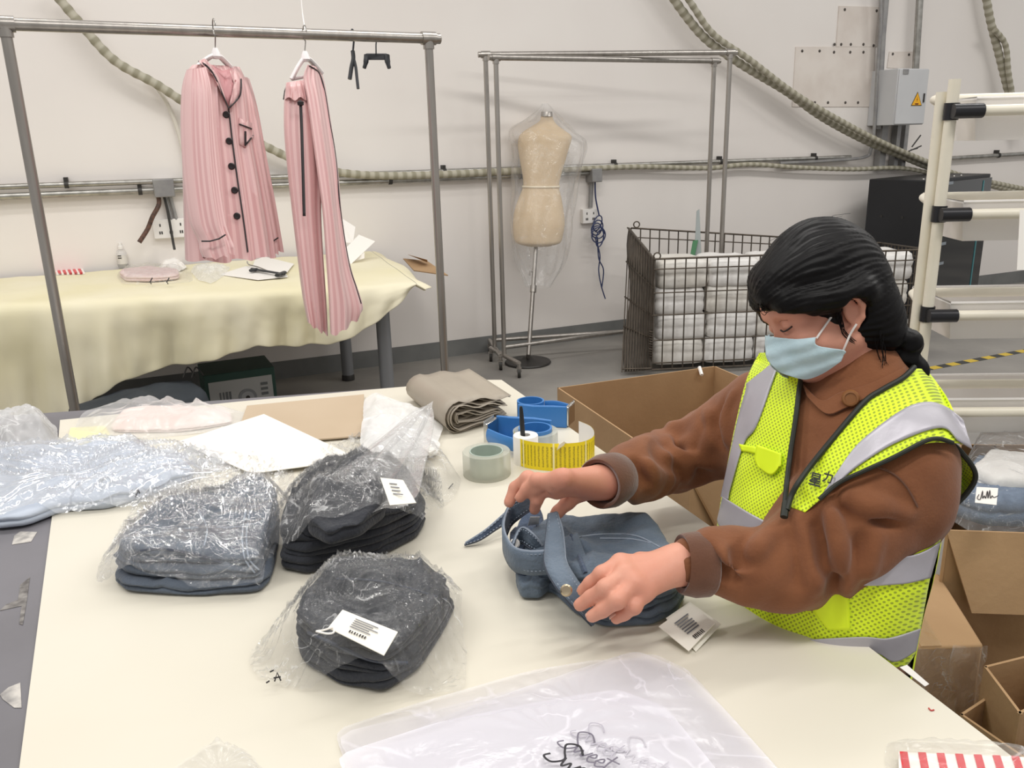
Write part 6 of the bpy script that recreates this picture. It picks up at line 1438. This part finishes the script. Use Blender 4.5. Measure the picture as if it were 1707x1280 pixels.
vp('front_panel', [[(1545, 618), (1580, 665), (1612, 742)], [(1524, 616), (1560, 672), (1588, 738)], [(1490, 640), (1520, 690), (1540, 740)], [(1440, 671), (1466, 715), (1490, 763)], [(1385, 734), (1404, 762), (1424, 792)], [(1332, 804), (1352, 814), (1374, 828)], [(1312, 845), (1325, 848), (1342, 854)]], 64, 26, .014, M_vest, pr=tors + [slv[0]])
vp('lower_panel', [[(1200, 868), (1300, 880), (1420, 885), (1500, 880), (1571, 862)], [(1196, 900), (1300, 925), (1400, 940), (1500, 925), (1566, 905)], [(1205, 960), (1320, 985), (1430, 975), (1500, 972), (1550, 963)], [(1230, 1030), (1330, 1040), (1440, 1030), (1500, 1025), (1538, 1025)], [(1250, 1090), (1340, 1095), (1440, 1090), (1500, 1088), (1526, 1085)], [(1270, 1125), (1350, 1125), (1440, 1118), (1480, 1114), (1512, 1108)]], 50, 46, .013, M_vest, pr=tors[:3])
vp('reflective_stripe', [[(1297, 598), (1244, 640)][::-1], [(1296, 612), (1268, 640), (1243, 652)][::-1], [(1262, 708), (1232, 690)][::-1], [(1240, 740), (1222, 735)][::-1], [(1218, 812), (1206, 808)][::-1], [(1214, 832), (1202, 828)][::-1]], 40, 10, .0165, M_silver, pr=tors + [slv[5]])
vp('reflective_stripe', [[(1606, 700), (1620, 748)], [(1580, 680), (1598, 735)], [(1546, 670), (1568, 713)], [(1502, 684), (1494, 738)], [(1432, 738), (1433, 775)], [(1392, 792), (1396, 806)], [(1372, 822), (1366, 834)]], 50, 10, .0185, M_silver, pr=tors + [slv[0]])
vp('reflective_stripe', [[(1205, 828), (1274, 868), (1400, 925), (1514, 927), (1567, 904)], [(1196, 866), (1222, 893), (1400, 968), (1494, 974), (1551, 963)]], 12, 50, .0175, M_silver, pr=tors[:3])
vp('reflective_stripe', [[(1270, 1070), (1430, 1062), (1480, 1064), (1534, 1048)], [(1290, 1125), (1440, 1086), (1490, 1103), (1527, 1084)]], 12, 40, .0175, M_silver, pr=tors[:3])
def vpipe(uvs, infl=.017, r=.0032, name='piping'):
    pts = np.array(spline([V3(*p, 0) for p in uvs], 8))[:, :2]; X, t, h_ = trace(vfull, pts, infl, disp=jdisp)
    for _ in range(3): t[1:-1] = (t[:-2] + t[2:] + 2 * t[1:-1]) / 4
    d = cD + np.outer(pts[:, 0] - 853.5, cR) / F - np.outer(pts[:, 1] - 640, cU) / F; b = MB(); b.tube(list(cC + d * t[:, None]), r, 8); return b.build(name, M_vpipe, vest)
vpipe([(1336, 625), (1332, 650), (1326, 700), (1317, 760), (1311, 810), (1308, 850)], r=.0042, name='zip_edge')
vpipe([(1524, 612), (1505, 630), (1470, 650), (1440, 671), (1385, 735), (1345, 785), (1322, 820), (1312, 850)], r=.0045, name='zip_edge')
vpipe([(1310, 838), (1307, 862)], r=.006, name='zip_pull')
vpipe([(1588, 738), (1564, 731), (1540, 736), (1490, 762), (1440, 785), (1398, 805), (1366, 832)], .02, .0035)
# rear armhole wing
oe = [(1580, 736, 1.30), (1601, 752, 1.305), (1626, 790, 1.32), (1610, 824, 1.335), (1566, 865, 1.35), (1538, 900, 1.345), (1520, 922, 1.335)]
ie = [(1576, 742, 1.36), (1578, 762, 1.40), (1578, 800, 1.42), (1566, 832, 1.43), (1546, 868, 1.42), (1528, 900, 1.39), (1516, 920, 1.36)]
oo = spline([Q(*p) for p in oe], 8); ii = spline([Q(*p) for p in ie], 8); N_ = 8
Gw = np.array([[o_ * (1 - k) + i_ * k for o_, i_ in zip(oo, ii)] for k in np.linspace(0, 1, N_)]); b = MB(); b.grid(Gw)
uvw = [(j * .006, k * .01) for k in range(N_) for j in range(len(oo))]; b.build('back_panel', M_vest, vest, uv=uvw, angle=180, solid=.002)
b = MB(); b.tube(oo, .0042, 8); b.build('piping', M_vpipe, vest)
# back of the vest round to the far side (away from the camera)
Vb, Fb = sdf_mesh([Ell(p.c, p.r + .005, p.R, p.k) if isinstance(p, Ell) else Cap(p.a, p.b, p.ra + .012, p.rb + .012, p.k) for p in tors[:3]], .008)
cenf = Vb[Fb].mean(1); away = ((cenf - chest) @ tf < -.05) & ((cenf - hip) @ tu > -.06); 
Fk = Fb[away]; used_ = np.unique(Fk); rm = np.full(len(Vb), -1); rm[used_] = np.arange(len(used_)); bp_ = mesh_obj('back_panel', Vb[used_], rm[Fk], M_vsolid, vest, 2)
# pocket flap and print
vp('pocket_flap', [[(1262, 741), (1303, 756)], [(1258, 765), (1302, 775)], [(1264, 778), (1285, 792), (1299, 778)]], 10, 12, .019, M_vsolid)
vp('pocket', [[(1232, 740), (1262, 745)], [(1236, 752), (1262, 757)]], 4, 8, .016, M_vsolid)
vp('pocket', [[(1345, 985), (1412, 972)], [(1352, 1012), (1416, 1006)], [(1380, 1050), (1417, 1050)]], 12, 10, .0165, M_vsolid, pr=tors[:3])
def glyph(ch, uv0, size, name):
    cu = bpy.data.curves.new('glyph', 'FONT'); cu.body = ch; cu.size = 1.0; cu.extrude = 0; cu.offset = .022; o = bpy.data.objects.new('glyph', cu); COL.objects.link(o)
    dg = bpy.context.evaluated_depsgraph_get(); me = bpy.data.meshes.new_from_object(o.evaluated_get(dg)); bpy.data.objects.remove(o)
    co = np.array([v.co[:] for v in me.vertices]); fs = [tuple(p.vertices) for p in me.polygons]; 
    if len(co) == 0: return
    a = math.radians(-14); uv = np.stack([uv0[0] + (co[:, 0] * math.cos(a) - co[:, 1] * math.sin(a)) * size * .9, uv0[1] - (co[:, 0] * math.sin(a) + co[:, 1] * math.cos(a)) * size], 1)
    X, t, h_ = trace(vfull, uv, .0205, disp=jdisp); b = MB(); b.add(list(X), fs); b.build(name, M_vpipe, vest, smooth=False, solid=.0006)
glyph('\u661f', (1347, 805), 24, 'printed_character'); glyph('\u529b', (1370, 800), 20, 'printed_character')
# ---------------------------------------------------------------- trousers and shoes (below the table edge)
M_tr = mat('dark_trousers', '2e2f36', .85, col2='383941', scale=8)
hipR, hipL = hip - tl_ * .09, hip + tl_ * .09; gz = lambda p: np.array([p[0], p[1], 0.0])
ft = np.array([tf[0], tf[1], 0]); ft /= np.linalg.norm(ft); bk = -ft * .05
kn = lambda p: np.array([p[0] + bk[0] * .4, p[1] + bk[1] * .4, .42]); an = lambda p: np.array([p[0] + bk[0], p[1] + bk[1], .09])
tr = [Ell(hip - tu * .03, (.125, .18, .13), TF, .05)]
for p in (hipR, hipL): tr += [Cap(p - V3(0, 0, .05), kn(p), .095, .07, .04), Cap(kn(p), an(p), .07, .058, .04)]
Vt, F_ = sdf_mesh(tr, .012); mesh_obj('trousers', Vt, F_, M_tr, person, 2)
for p in (hipR, hipL):
    a = an(p); Vt, F_ = sdf_mesh([Ell(gz(a) + ft * .05 + V3(0, 0, .04), (.125, .045, .04), np.array([ft, np.cross((0, 0, 1), ft), (0, 0, 1)]), .02), Cap(gz(a) + V3(0, 0, .05), gz(a) + V3(0, 0, .1), .045, .045, .03), Ell(gz(a) + ft * .05, (.14, .06, .02), np.array([ft, np.cross((0, 0, 1), ft), (0, 0, 1)]), .01, 's')], .008); mesh_obj('shoe', Vt, F_, mat('shoe_white', 'd8d6d2', .6), person, 1)
